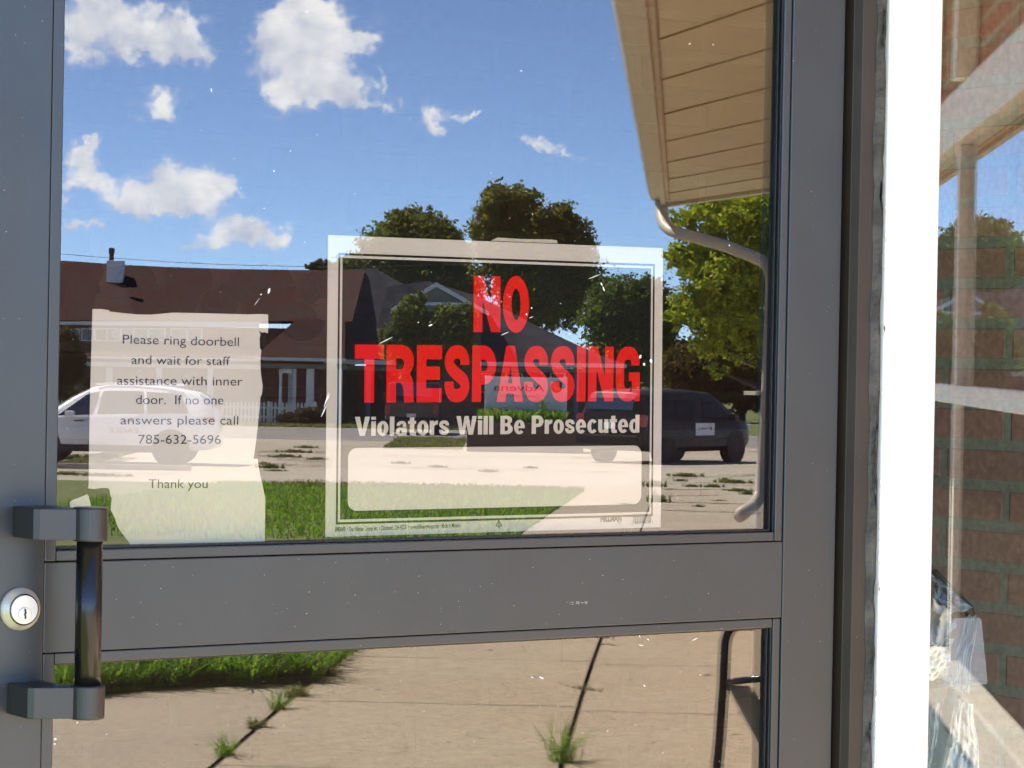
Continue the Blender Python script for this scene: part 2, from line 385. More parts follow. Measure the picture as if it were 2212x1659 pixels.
def bead(x0, x1, z0, z1):                      # glazing stops round one pane
    bw = XG_L-XSEAM_L; bwr = XSEAM_R-XB_R; bt = ZBEAD_T-ZSEAM_T
    m = MB()
    yb = YG-.0005
    m.box(x0, x0+bw, .0012, yb, z0, z1); m.box(x1-bwr, x1, .0012, yb, z0, z1)
    m.box(x0+bw+.0004, x1-bwr-.0004, .0016, yb, z0, z0+bt); m.box(x0+bw+.0004, x1-bwr-.0004, .0016, yb, z1-bt, z1)
    m.build('glazing_stop', M['bronze'], gd, bevel=.0010)
    g = MB(); yg = YG-.0002
    a0, a1, c0, c1 = x0+bw+.0002, x1-bwr-.0002, z0+bt+.0002, z1-bt-.0002
    g.box(a0, a0+.0020, YG-.0035, yg, c0, c1); g.box(a1-.0014, a1-.0001, .0028, yg-.0002, c0, c1); g.box(a1-.0032, a1-.0016, YG-.0038, yg, c0, c1)
    g.box(a0+.0022, a1-.0034, YG-.0035, yg, c0, c0+.0022); g.box(a0+.0022, a1-.0034, YG-.0022, yg, c1-.0016, c1)
    g.build('glazing_gasket', M['gasket'], gd, bevel=.0004)
XB0, XB1 = XSEAM_L+G_, XSEAM_R-G_
bead(XB0, XB1, ZSEAM_T+G_, 1.959); bead(XB0, XB1, .221, ZSEAM_B-G_)
MB().box(XB0+.004, XB1-.004, YG, YG+.005, ZSEAM_T+.004, 1.955).build('upper_pane', M['glass'], gd)
MB().box(XB0+.004, XB1-.004, YG, YG+.005, .225, ZSEAM_B-.004).build('lower_pane', M['glass'], gd)

# pull handle: two offset brackets and a bar
hd = MB()
YB = -.047                                     # axis of the bar
cu_, cl_ = door(195, 1132, YB), door(185, 1516, YB)
cu_.x = cl_.x = (cu_.x+cl_.x)/2+.0005
rb, rc = .0103, .0138
def bracket(cz, fl):
    xl = door(fl, 1125, -.001).x
    h = .0122
    pr = [(xl, -.0005), (xl, -.036), (xl+.004, -.0395), (cu_.x-.006, YB-.006), (cu_.x, YB+.008), (cu_.x-.010, -.026), (xl+.032, -.020), (xl+.030, -.0005)]
    m = MB().prism(pr, cz-h, cz+h)
    m.lathe([(0.0005, -h-.001), (rc-.001, -h-.001), (rc, -h), (rc, h), (rc-.001, h+.001), (.0005, h+.001)], (cu_.x, YB, cz), 'z', 36)
    return m
hb_ = bracket(cu_.z, 30).build('handle_bracket', M['bracket'], gd, bevel=.0007)
hb2 = bracket(cl_.z, 24).build('handle_bracket', M['bracket'], gd, bevel=.0007)
MB().lathe([(rb, cl_.z-.005), (rb, cu_.z+.005)], (cu_.x, YB, 0), 'z', 40).build('handle_bar', M['black_metal'], gd, smooth=False).data.polygons.foreach_set('use_smooth', [True]*42)

# lock cylinder
lc = door(42, 1315, 0); r1 = .0168
lk = MB().lathe([(r1, 0), (r1, -.0025), (r1-.0012, -.0045), (r1*.74, -.0088), (r1*.74, -.0070), (r1*.68, -.0070), (r1*.68, -.0092), (r1*.66, -.0097), (r1*.34, -.0097)], (lc.x, 0, lc.z), 'y', 56).build('lock_cylinder', M['chrome'], gd)
MB().lathe([(r1*.32, -.0096), (r1*.32, -.0104), (r1*.29, -.0107), (.0003, -.0107)], (lc.x, 0, lc.z-r1*.2), 'y', 40).build('lock_plug', M['chrome'], lk)
kh = MB(); z_ = lc.z-r1*.2
kh.prism([(lc.x-.0006, z_-.0036), (lc.x+.0008, z_-.0036), (lc.x+.0009, z_-.0016), (lc.x+.0002, z_-.0006), (lc.x+.0011, z_+.0008), (lc.x+.0004, z_+.0042), (lc.x-.0008, z_+.0042), (lc.x-.0004, z_+.001), (lc.x-.0011, z_-.0005), (lc.x-.0003, z_-.0016)], -.0112, -.0108, 'y').build('keyhole', M['keyhole'], lk)
MB().lathe([(r1*.75, -.0068), (r1*.665, -.0068)], (lc.x, -.0006, lc.z), 'y', 56).build('groove', M['keyhole'], lk)

# small pale flecks and scratches on the outside of the upper pane
fk = MB()
def fleck(u, v, du, dv, w=1.4):
    a, b = door(u, v, YG-.0004), door(u+du, v+dv, YG-.0004)
    t = (b-a); L_ = max(t.length, 1e-5); t /= L_; n = Vector((-t.z, 0, t.x)); w = w/4500*1.2
    fk.add([a-n*w*.4, a+t*L_*.4-n*w, b-n*w*.3, b+n*w*.3, a+t*L_*.6+n*w, a+n*w*.4], [(0, 1, 2, 3, 4, 5)])
for q in [(456, 191, 1, 8, 2.2), (591, 368, 2, 3, 2.6), (627, 325, 1, 2, 2), (583, 623, -4, 11, 4.2), (562, 637, 4, -2, 1.5), (549, 660, 12, -16, .6),
          (1381, 774, 4, -7, 5), (1391, 784, 1, 6, 5), (1406, 776, 1, 8, 6), (1298, 611, 3, 6, 2.6), (1302, 619, 4, 10, 2.2), (1272, 602, 24, -9, .9),
          (1137, 677, 1, 4, 3), (1148, 664, 1, 3, 2.6), (1143, 687, 9, -3, .9), (926, 704, 8, -3, 2.4), (902, 697, 3, -1, 1.5), (820, 742, 28, -14, 1), (1083, 724, 16, -7, 1),
          (1124, 152, 4, 2, 1.2), (1150, 462, 1, 2, 1.5), (700, 880, 10, -32, 1.6), (694, 900, 12, -26, 1.6), (707, 865, 5, -14, 1.2), (1575, 528, 1, 4, 2.2), (1488, 96, 4, -3, 2), (1540, 95, 1, 3, 2),
          (1440, 640, 1, 2, 1.5), (1100, 640, 2, 2, 1.2), (1210, 655, 2, 1, 1.2), (1230, 720, 2, 2, 1.2), (1165, 1462, 9, 4, 2.4), (1380, 1330+40, 3, 8, 2), (1380, 1393, 10, 2, 1.4), (1495, 1384, 12, -6, 1.4), (1398, 1380, 4, 3, 1.6), (117, 1595, 5, 3, 4), (116, 1606, 4, 2, 3), (165, 1562, 4, -2, 1.4), (1147, 1462, 6, 2, 1.2), (1390, 1480, 4, 3, 1.4)]:
    fleck(*q)
for i in range(70):
    u, v = random.uniform(140, 1650), random.choice([random.uniform(5, 1160), random.uniform(1440, 1655)])
    fleck(u, v, random.uniform(-2, 2), random.uniform(-2, 2), random.uniform(.4, .9))
fk.build('paint_flecks', M['fleck'], gd, fix=False)
# flecks and scuffs on the bronze rails
fr_ = MB()
def fleck2(u, v, du, dv, w):
    global fk
    a, b = door(u, v, -.0006), door(u+du, v+dv, -.0006)
    t = (b-a); L_ = max(t.length, 1e-5); t /= L_; n = Vector((-t.z, 0, t.x)); w = w/4500
    fr_.add([a-n*w*.3, a+t*L_*.5-n*w, b, a+t*L_*.5+n*w, a+n*w*.3], [(0, 1, 2, 3, 4)])
for i in range(70):
    if random.random() < .7: u, v = random.uniform(230, 1680), random.uniform(1200, 1370)
    else:
        u, v = random.choice([random.uniform(2, 100), random.uniform(1712, 1800)]), random.uniform(5, 1650)
    fleck2(u, v, random.uniform(-2, 2), random.uniform(-1.5, 1.5), random.uniform(.5, 1.3))
for i in range(26):
    fleck2(random.uniform(240, 1690), 0, 0, 0, 0) if False else None
    x = random.uniform(.2, 1); fleck2(1240+random.uniform(-20, 30), 1303+random.uniform(-4, 4), random.uniform(-8, 8), random.uniform(-3, 2), .35)
fr_.build('scuff_marks', M['fleck'], gd, fix=False)

# door frame (jamb), caulk and the white post
XJ0, XJ1, XC1, XP1 = dx(1836.5, y=-.004), dx(1857, y=-.013), dx(1887, y=-.013), dx(2028, y=-.020)
XC2 = dx(1907, y=-.016)
jm = wthing('door_frame', 'dark bronze aluminium door jamb between the glass door and the white post', 'door frame', (XJ1, .03, 0))
MB().prism([(XJ0, .11), (XJ0, -.0035), (XJ0+.0006, -.0045), (XJ1-.0004, -.0125), (XJ1+.0004, -.013), (XC1, -.013), (XC1, .11)], 0, 2.12).build('jamb', M['bronze2'], jm)
MB().box(XS_R-.004, XJ0-.0005, .046, .10, 0, 2.12).build('door_stop', M['gap'], jm)
MB().box(XS0-.006, XC1, -.013, .11, 2.07, 2.12).build('head', M['bronze2'], jm) if False else None
MB().box(XS0-.05, XS0-.005, -.013, .11, 0, 2.12).build('jamb', M['bronze2'], jm, bevel=.0006)
ck = MB(); n = 170; rows = []
for i in range(n+1):
    z = i/n*2.12
    w = .0018*math.sin(z*31)+.0016*math.sin(z*83+1)+random.uniform(-.0009, .0009)
    w2 = .0012*math.sin(z*47+2)+random.uniform(-.0012, .0012)
    rows.append([(XC1-.0015+w*.5, -.0133, z), (XC1+(XC2-XC1)*.35+w, -.0172+w2*.6, z), (XC2-.0042+w2, -.0178, z), (XC2+.0006+w2, -.0155, z), (XC2+.0006+w2, .0, z)])
vs = [p for r in rows for p in r]; fs = []
for i in range(n):
    for k in range(4): fs.append((i*5+k, i*5+k+1, i*5+k+6, i*5+k+5))
ck.add(vs, fs); ck.build('caulk_joint', M['caulk'], jm, smooth=True)
pw = wthing('door_post', 'bright white painted wooden post with peeling paint beside the dark jamb', 'post', ((XC2+XP1)/2, .03, 0))
MB().box(XC2, XP1, -.020, .10, 0, 2.30).build('post_board', mat('aged_white_paint', (.68, .69, .675), .5, 0, .03, 9, .12, 60), pw, bevel=.0015)
pf = MB()
for i in range(30):                              # ragged lip of loose paint along the left arris
    z = random.uniform(.85, 1.8); h = random.uniform(.002, .013); w = random.uniform(.0006, .0022)
    x = XC2-.0002
    pf.add([(x+.0015, -.0206, z), (x-w, -.0208-random.uniform(0, .001), z+h*.3), (x-w*.7, -.0206, z+h*.8), (x+.0012, -.0206, z+h)], [(0, 1, 2, 3)])
pf.build('loose_paint', M['flake'], pw, fix=False)['kind'] = 'stuff'

# facade round the door (outside the picture, it keeps the lobby dark)
fc = wthing('facade_wall', 'brick facade wall holding the glass door and the sidelight', 'wall', (0, .1, 0))
fm = MB(); fm.box(-4, XS0-.051, -.01, .16, -.1, 2.9); fm.box(XS0-.0505, XC1, -.008, .158, 2.121, 2.9); fm.box(XC1+.0005, 2.30, -.006, .156, 2.32, 2.9)
fm.build('brickwork', M['wallbrick'], fc)

# sidelight window
XW1 = 2.12
sw = wthing('sidelight_window', 'tall sidelight window right of the white post, showing brick and a mirrored white window frame', 'window', ((XP1+XW1)/2, .03, 0))
sf = MB(); sf.box(XP1+.0005, XW1, -.012, .09, .0, .10); sf.box(XP1+.0005, XW1, -.012, .09, 2.22, 2.32)
sf.box(XW1+.0005, XW1+.08, -.014, .092, 0, 2.32)
sf.build('window_frame', M['white'], sw)
MB().box(XP1+.0005, XW1, .040, .045, .101, 2.219).build('window_pane', M['glass2'], sw)

# lobby behind the glass
lb = wthing('lobby_wall', 'brick lobby side wall with pale mortar seen through the sidelight', 'wall', (2.20, 1, 0))
MB().box(2.127, 2.24, .16, 2.2, 0, 2.7).build('brickwork', M['vestbrick'], lb)
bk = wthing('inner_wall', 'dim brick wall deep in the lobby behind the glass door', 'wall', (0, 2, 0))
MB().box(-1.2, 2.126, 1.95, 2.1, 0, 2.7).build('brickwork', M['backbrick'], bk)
lm = MB(); lm.box(-1.2, -1.1, .17, 1.949, 0, 2.7); lm.box(-1.2, 2.126, .17, 1.949, 2.70, 2.8)
lm.build('partition_wall', mat('lobby_plaster', (.42, .39, .35), .9, spec=.1), wthing('lobby_partition', 'dark plaster partition and ceiling closing the lobby', 'wall', (-1.15, 1, 0)))
fl_ = MB().box(-1.2, 2.3, .0, 2.1, -.08, -.002).build('lobby_floor', mat('lobby_tile', (.62, .55, .47), .5, 0, .06, 5)); tag(fl_, None, None, None, 'structure')

# wrought-iron scroll ornament on the lobby's back wall (dark curls seen through the glass over the roof)
sc = wthing('iron_scroll_ornament', 'dark wrought iron scroll ornament on the lobby wall, faint behind the door glass', 'wall ornament', tuple(door(420, 640, 1.9)))
YI = 1.93
def spiral(u, v, r, turns, a0, w):
    pts = []
    for i in range(40):
        t = i/39; an = a0+turns*2*math.pi*t; rr = r*(1-t*.82)
        q = door(u+rr*math.cos(an), v+rr*math.sin(an), YI); pts.append(q)
    MB().tube(pts, w, 6).build('scroll', M['iron'], sc)
for q in [(190, 590, 34, 1.4, 1, .012), (300, 610, 30, 1.3, 3, .012), (330, 650, 34, 1.5, .5, .013), (420, 605, 34, 1.4, 2.4, .012), (470, 655, 32, 1.4, 5, .012), (545, 612, 34, 1.4, 1, .013), (600, 660, 30, 1.4, 3.5, .012), (650, 690, 34, 1.5, 0, .014), (690, 620, 28, 1.2, 2, .012), (160, 640, 26, 1.2, 4, .012)]:
    spiral(*q)
for u in (170, 392, 560, 600):
    MB().tube([door(u-8, 575, YI), door(u+4, 620, YI), door(u, 690, YI)], [.02, .028, .02], 8).build('scroll_bar', M['iron'], sc)

# ------------------------------------------------------------------ NO TRESPASSING sign (taped inside the glass)
YS = YG+.0066
def SP(u, v, y=YS): q = door(u, v, y); return (q.x, q.z)
c4 = [SP(708.6, 507.6), SP(1431.8, 536.2), SP(1426.8, 1139), SP(702.3, 1160)]
ns = wthing('no_trespassing_sign', 'black and white NO TRESPASSING sign with red capitals taped inside the upper door glass', 'sign', (sum(p[0] for p in c4)/4, YS, min(p[1] for p in c4)))
def hom(a, b):                                     # sign-local fractions -> plane (bilinear; the sign is almost square-on)
    (x0, z0), (x1, z1), (x2, z2), (x3, z3) = c4
    return (x0*(1-a)*(1-b)+x1*a*(1-b)+x2*a*b+x3*(1-a)*b, z0*(1-a)*(1-b)+z1*a*(1-b)+z2*a*b+z3*(1-a)*b)
SW, SH = .3556, .254
def rect(l, t, r, b): return [hom(l, t), hom(r, t), hom(r, b), hom(l, b)]
def rrect(l, t, r, b, rad, n=8):
    ra, rb2 = rad/SW, rad/SH; P = []
    for (cx, cy, a0) in ((r-ra, t+rb2, -90), (r-ra, b-rb2, 0), (l+ra, b-rb2, 90), (l+ra, t+rb2, 180)):
        for i in range(n+1):
            an = R(a0+90*i/n); P.append(hom(cx+ra*math.cos(an), cy+rb2*math.sin(an)))
    return P
flat([rect(0, 0, 1, 1)], YS, 'sign_panel', M['signwhite'], ns, .0006)
bl, bt, br_, bb = .0285, .058, .9735, .9595
k1 = .0052; k1v = k1*1.4; k2 = .0115; k2v = k2*1.4
flat([rect(bl, bt, br_, bb), rect(bl+k1, bt+k1v, br_-k1, bb-k1v)], YS-.0005, 'border_line', M['signblack'], ns)
wp = rrect(.0605, .7055, .9365, .9155, .0085)
flat([rect(bl+k2, bt+k2v, br_-k2, bb-k2v), wp], YS-.0005, 'black_field', M['signblack'], ns)
# the two big words, drawn as outlines
def arc(cx, cy, rx, ry, a0, a1, n=14): return [(cx+rx*math.cos(R(a0+(a1-a0)*i/n)), cy+ry*math.sin(R(a0+(a1-a0)*i/n))) for i in range(n+1)]
def cr(pts, m=6):
    P = [Vector(p) for p in pts]; P = [P[0]*2-P[1]]+P+[P[-1]*2-P[-2]]; o = []
    for i in range(1, len(P)-2):
        for j in range(m):
            t = j/m; a, b, c, d = P[i-1], P[i], P[i+1], P[i+2]
            o.append(.5*((2*b)+(c-a)*t+(2*a-5*b+4*c-d)*t*t+(3*b-a-3*c+d)*t**3))
    return o+[P[-2]]
def stroke(pts, th, sx):
    p = cr(pts); l, r_ = [], []
    for i, q in enumerate(p):
        t = (p[min(i+1, len(p)-1)]-p[max(i-1, 0)]).normalized()
        if i == 0 or i == len(p)-1: t = Vector((0, 1 if t.y > 0 else -1))
        n_ = Vector((-t.y, t.x))*th/2
        l.append(((q+n_).x*sx, (q+n_).y)); r_.append(((q-n_).x*sx, (q-n_).y))
    return l+r_[::-1]
hb3 = .245
GL = {
 'T': (.486, [[(0, 1), (.486, 1), (.486, .755), (.326, .755), (.326, 0), (.160, 0), (.160, .755), (0, .755)]]),
 'E': (.433, [[(0, 0), (0, 1), (.433, 1), (.433, .752), (.163, .752), (.163, .625), (.40, .625), (.40, .395), (.163, .395), (.163, .245), (.433, .245), (.433, 0)]]),
 'I': (.163, [[(0, 0), (0, 1), (.163, 1), (.163, 0)]]),
 'N': (.475, [[(0, 0), (0, 1), (.175, 1), (.315, .45), (.315, 1), (.475, 1), (.475, 0), (.312, 0), (.158, .57), (.158, 0)]]),
 'R': (.470, [[(0, 0), (0, 1), (.24, 1)]+arc(.25, .725, .215, .275, 90, 0)+arc(.25, .70, .215, .245, 0, -38, 5)+[(.40, .495), (.445, .40), (.455, .30), (.457, .15), (.470, 0), (.303, 0), (.292, .2), (.275, .30), (.235, .345), (.163, .345), (.163, 0)],
               [(.163, .575), (.163, .765), (.225, .765)]+arc(.232, .67, .068, .095, 90, -90, 10)+[(.225, .575)]]),
 'P': (.424, [[(0, 0), (0, 1), (.20, 1)]+arc(.205, .655, .219, .345, 90, -90, 22)+[(.163, .31), (.163, 0)],
               [(.163, .545), (.163, .745), (.205, .745)]+arc(.208, .645, .068, .10, 90, -90, 10)]),
 'A': (.472, [[(0, 0), (.163, 1), (.318, 1), (.472, 0), (.322, 0), (.302, .15), (.172, .15), (.152, 0)], [(.196, .33), (.278, .33), (.240, .665)]]),
 'O': (.470, [arc(.235, .5, .235, .512, 0, 354, 60), arc(.235, .5, .080, .285, 0, 354, 60)]),
 'S': (.437, [stroke([(.53, .655), (.525, .76), (.45, .862), (.328, .885), (.20, .855), (.125, .75), (.15, .63), (.26, .535), (.40, .45), (.51, .37), (.535, .25), (.46, .145), (.328, .115), (.20, .14), (.13, .25), (.122, .36)], .235, .665)]),
 'G': (.455, [stroke([(.555, .655), (.545, .76), (.47, .862), (.345, .885), (.21, .85), (.125, .72), (.118, .5), (.125, .28), (.20, .15), (.325, .115), (.42, .125), (.50, .17)], .235, .665),
              ]),
}
def big_word(w, pL, pR, cap, name):
    gap = .045; tot = sum(GL[c][0] for c in w)+gap*(len(w)-1)-sum(.03 for a, b in zip(w, w[1:]) if 'A' in (a, b))
    ax = Vector(pR)-Vector(pL); Ln = ax.length; ax /= Ln; ay = Vector((-ax.y, ax.x)); x = 0
    cu = bpy.data.curves.new(name, 'CURVE'); cu.dimensions = '2D'; cu.fill_mode = 'BOTH'
    blocks = []
    for i, c in enumerate(w):
        for lp in GL[c][1]:
            sp = cu.splines.new('POLY'); sp.points.add(len(lp)-1); sp.use_cyclic_u = True
            for p, q in zip(sp.points, lp):
                r_ = Vector(pL)+ax*((x+q[0])/tot*Ln)+ay*(q[1]*cap); p.co = (r_.x, r_.y, 0, 1)
        if c == 'G':
            blocks.append([Vector(pL)+ax*((x+a)/tot*Ln)+ay*(b*cap) for a, b in ((.455, .53), (.245, .53), (.245, .37), (.305, .37), (.305, .09), (.36, .0), (.455, .0))])
        x += GL[c][0]+gap-(.03 if i+1 < len(w) and 'A' in (c, w[i+1]) else 0)
    o = curve_mesh(cu, YS-.0009, name, M['signred'], ns)
    for b in blocks: flat([[(p.x, p.y) for p in b]], YS-.00095, 'letter_bar', M['signred'], o)
    return o
capNO = (Vector(SP(1082, 597))-Vector(SP(1082, 717.5))).length
big_word('NO', SP(1021.6, 717.3), SP(1141.5, 717.6), capNO, 'red_lettering')
big_word('TRESPASSING', SP(764.5, 869.7), SP(1380.2, 866.6), (Vector(SP(1072, 747))-Vector(SP(1072, 868.5))).length, 'red_lettering')
def rct(a, b, c, d): return [(a, b), (a, d), (c, d), (c, b)]
def ringarc(cx, cy, ro, so, ri, si, a0, a1): return arc(cx, cy, ro, so, a0, a1, 30)+arc(cx, cy, ri, si, a1, a0, 30)
def el(cx, cy, rx, ry): return arc(cx, cy, rx, ry, 0, 351, 39)
st_ = stroke([(.53, .655), (.525, .76), (.45, .862), (.328, .885), (.20, .855), (.125, .75), (.15, .63), (.26, .535), (.40, .45), (.51, .37), (.535, .25), (.46, .145), (.328, .115), (.20, .14), (.13, .25), (.122, .36)], .225, .70)
LG = {'V': (.66, [[(0, 1), (.215, 1), (.335, .30), (.45, 1), (.66, 1), (.44, 0), (.22, 0)]], []), 'i': (.2, [rct(0, 0, .2, .76), rct(0, .84, .2, 1)], []), 'l': (.2, [rct(0, 0, .2, 1)], []),
 'o': (.5, [el(.25, .38, .25, .395), el(.25, .38, .062, .235)], []), 'd': (.5, [el(.24, .38, .24, .395), el(.245, .38, .062, .235)], [rct(.302, 0, .5, 1)]),
 'a': (.49, [el(.20, .205, .20, .215), el(.225, .20, .055, .085)], [stroke([(.12, .52), (.15, .62), (.27, .685), (.40, .65), (.425, .54), (.425, .40)], .16, .93), rct(.295, 0, .49, .44)]),
 't': (.36, [[(.08, .95), (.28, .95), (.28, .18), (.36, .16), (.36, 0), (.2, -.012), (.11, .02), (.08, .10)]], [rct(0, .60, .36, .76)]),
 'r': (.36, [rct(0, 0, .2, .76)], [[(.19, .46), (.19, .66), (.25, .75), (.36, .775), (.36, .565), (.27, .55)]]), 's': (.46, [[(x*1.0, y*.775) for x, y in st_]], []),
 'W': (.93, [[(0, 1), (.2, 1), (.28, .35), (.37, 1), (.56, 1), (.65, .35), (.73, 1), (.93, 1), (.76, 0), (.56, 0), (.465, .58), (.37, 0), (.17, 0)]], []),
 'B': (.58, [[(0, 0), (0, 1), (.28, 1)]+arc(.29, .765, .25, .235, 90, -50, 12)+arc(.30, .275, .28, .275, 55, -90, 16), [(.2, .595), (.2, .82), (.27, .82)]+arc(.275, .708, .065, .112, 90, -90, 8), [(.2, .175), (.2, .43), (.27, .43)]+arc(.28, .303, .075, .127, 90, -90, 8)], []),
 'P': (.56, [[(0, 0), (0, 1), (.3, 1)]+arc(.30, .685, .26, .315, 90, -90, 16)+[(.2, .37), (.2, 0)], [(.2, .55), (.2, .82), (.27, .82)]+arc(.275, .685, .075, .135, 90, -90, 8)], []),
 'e': (.5, [ringarc(.25, .38, .25, .395, .062, .235, 2, 318)], [rct(.15, .315, .498, .43)]), 'c': (.47, [ringarc(.25, .38, .25, .395, .062, .235, 38, 322)], []),
 'u': (.5, [[(0, .76), (0, .2), (.05, .05), (.16, -.012), (.26, .025), (.305, .075), (.305, 0), (.5, 0), (.5, .76), (.3, .76), (.3, .25), (.275, .175), (.245, .16), (.21, .19), (.2, .25), (.2, .76)]], [])}
def small_word(txt, pL, pR, cap):
    adv = [.27 if c == ' ' else LG[c][0]+.058 for c in txt]; tot = sum(adv)-.058
    ax = Vector(pR)-Vector(pL); Ln = ax.length; ax /= Ln; ay = Vector((-ax.y, ax.x)); x = 0; lay = [[], []]
    for c, a in zip(txt, adv):
        if c != ' ':
            for k in (0, 1):
                for lp in LG[c][k+1]: lay[k].append([tuple(Vector(pL)+ax*((x+p[0])/tot*Ln)+ay*(p[1]*cap)) for p in lp])
        x += a
    o = flat(lay[0], YS-.0009, 'white_lettering', M['signwhite'], ns); [flat([lp], YS-.00095, 'letter_stroke', M['signwhite'], o) for lp in lay[1]]
small_word('Violators Will Be Prosecuted', SP(765, 941.8), SP(1379.6, 934.4), (Vector(SP(1070, 898))-Vector(SP(1070, 938))).length)
def sp6(x, y): return SP(691+x*.3466, 1053+y*.3466)
f3 = lambda x, y: (x, YS-.0005, y)
text_mesh('840049', sp6(93, 276), sp6(157, 274), .0044, 'small_print', M['ink'], ns, f3, .03)
text_mesh('\u2022 The Hillman Group Inc. \u2022 Cincinnati, OH 45231 \u2022 www.hillmangroup.com \u2022 Made in Mexico', sp6(166, 274), sp6(873, 248), .0042, 'small_print', M['ink'], ns, f3, .008)
text_mesh('HILLMAN', sp6(1747, 216), sp6(1878, 211), .0062, 'maker_name', M['ink'], ns, f3, .05)
text_mesh('8/15', sp6(1855, 227), sp6(1876, 226), .0026, 'small_print', M['ink'], ns, f3)
text_mesh('6', sp6(1110, 232), sp6(1117, 232), .0040, 'recycling_mark', M['ink'], ns, f3)
text_mesh('PS', sp6(1107, 257), sp6(1120, 257), .0030, 'recycling_mark', M['ink'], ns, f3)
tri = [sp6(1113, 200), sp6(1135, 242), sp6(1092, 243)]
def shrink(t, k):
    cx, cz = sum(p[0] for p in t)/3, sum(p[1] for p in t)/3
    return [(cx+(p[0]-cx)*k, cz+(p[1]-cz)*k) for p in t]
flat([tri, shrink(tri, .68)], YS-.0005, 'recycling_mark', M['ink'], ns)
bm_ = MB(); x = 1952
while x < 2062:
    w = random.choice([1.2, 1.2, 2.4, 3.6]); a, b, c, d = sp6(x, 167-(x-1950)*.03), sp6(x+w, 167-(x-1950)*.03), sp6(x+w, 223-(x-1950)*.04), sp6(x, 223-(x-1950)*.04)
    bm_.add([(p[0], YS-.0005, p[1]) for p in (a, b, c, d)], [(0, 1, 2, 3)]); x += w+random.choice([1.4, 2.4, 3.4])
bm_.build('barcode', M['ink'], ns, fix=False)
text_mesh('40099 39130', sp6(1958, 230), sp6(2056, 226), .0030, 'barcode_digits', M['ink'], ns, f3)
text_mesh('5', sp6(1941, 230), sp6(1946, 230), .0030, 'barcode_digits', M['ink'], ns, f3); text_mesh('5', sp6(2068, 226), sp6(2073, 226), .0030, 'barcode_digits', M['ink'], ns, f3)
tp = flat([[SP(1060, 520, YS+.001), SP(1205, 526, YS+.001), SP(1203, 519, YS+.001), SP(1190, 517.5, YS+.001), SP(1120, 516, YS+.001), SP(1075, 513, YS+.001)]], YS+.001, 'tape_strip', M['tape'], None)
tag(tp, 'brown scrap of old tape on the top edge of the black sign', 'tape')

# ------------------------------------------------------------------ typed paper note, torn at the edges
YN = YG+.0064
def N4(x, y): return (x*.3418, 513+y*.3418)
def NB(x, y): return (x*.3906, 1026+y*.3906)
edge = [N4(*p) for p in [(585, 452), (640, 452), (688, 459), (692, 468), (780, 478), (860, 486), (950, 488), (1020, 482), (1090, 475), (1250, 478), (1420, 482), (1560, 486), (1650, 484), (1694, 487), (1695, 560), (1693, 606), (1672, 598), (1655, 601), (1632, 588),
        (1640, 600), (1646, 612), (1640, 640), (1642, 700), (1651, 712), (1645, 780), (1648, 860), (1660, 940), (1655, 990), (1645, 1010), (1640, 1080), (1628, 1200), (1615, 1310), (1602, 1396), (1628, 1399), (1634, 1450), (1648, 1520), (1664, 1590), (1676, 1650)]]
edge += [NB(*p) for p in [(1467, 108), (1466, 230), (1464, 351), (1464, 372), (720, 384), (705, 362), (672, 320), (650, 285), (632, 232), (612, 192), (614, 160), (618, 130), (611, 112), (605, 80), (596, 73), (560, 72), (520, 78), (487, 74)]]
edge += [N4(*p) for p in [(560, 1560), (565, 1200), (572, 900), (580, 600)]]
nt_ = wthing('paper_note', 'torn white paper note asking visitors to ring the doorbell, taped inside the door glass', 'note', (SP(380, 1160, YN)[0], YN, SP(380, 1160, YN)[1]))
flat([[SP(u, v, YN) for u, v in edge]], YN, 'paper_sheet', M['paper'], nt_, .0003)
fN = lambda x, y: (x, YN-.0005, y)
capN = (Vector(SP(390, 700, YN))-Vector(SP(390, 720.2, YN))).length
for s_, l, r_ in [('Please ring doorbell', (775, 670), (1508, 687)), ('and wait for staff', (830, 800), (1452, 808)), ('assistance with inner', (738, 930), (1531, 936)), ('door.  If no one', (858, 1052), (1410, 1055)),
                  ('answers please call', (760, 1181), (1504, 1183)), ('785-632-5696', (873, 1303), (1393, 1304)), ('Thank you', (937, 1584), (1310, 1583))]:
    text_mesh(s_, SP(*N4(*l), YN), SP(*N4(*r_), YN), capN, 'typed_line', M['ink'], nt_, fN, -.004)
sp_ = flat([[SP(*NB(*p), YN) for p in [(384, 152), (402, 138), (440, 124), (482, 107), (490, 118), (498, 150), (508, 195), (470, 205), (392, 196)]]], YN, 'paper_scrap', M['paper'], None, .0003)
tag(sp_, 'small torn scrap of white paper behind the upper end of the door handle', 'paper scrap')

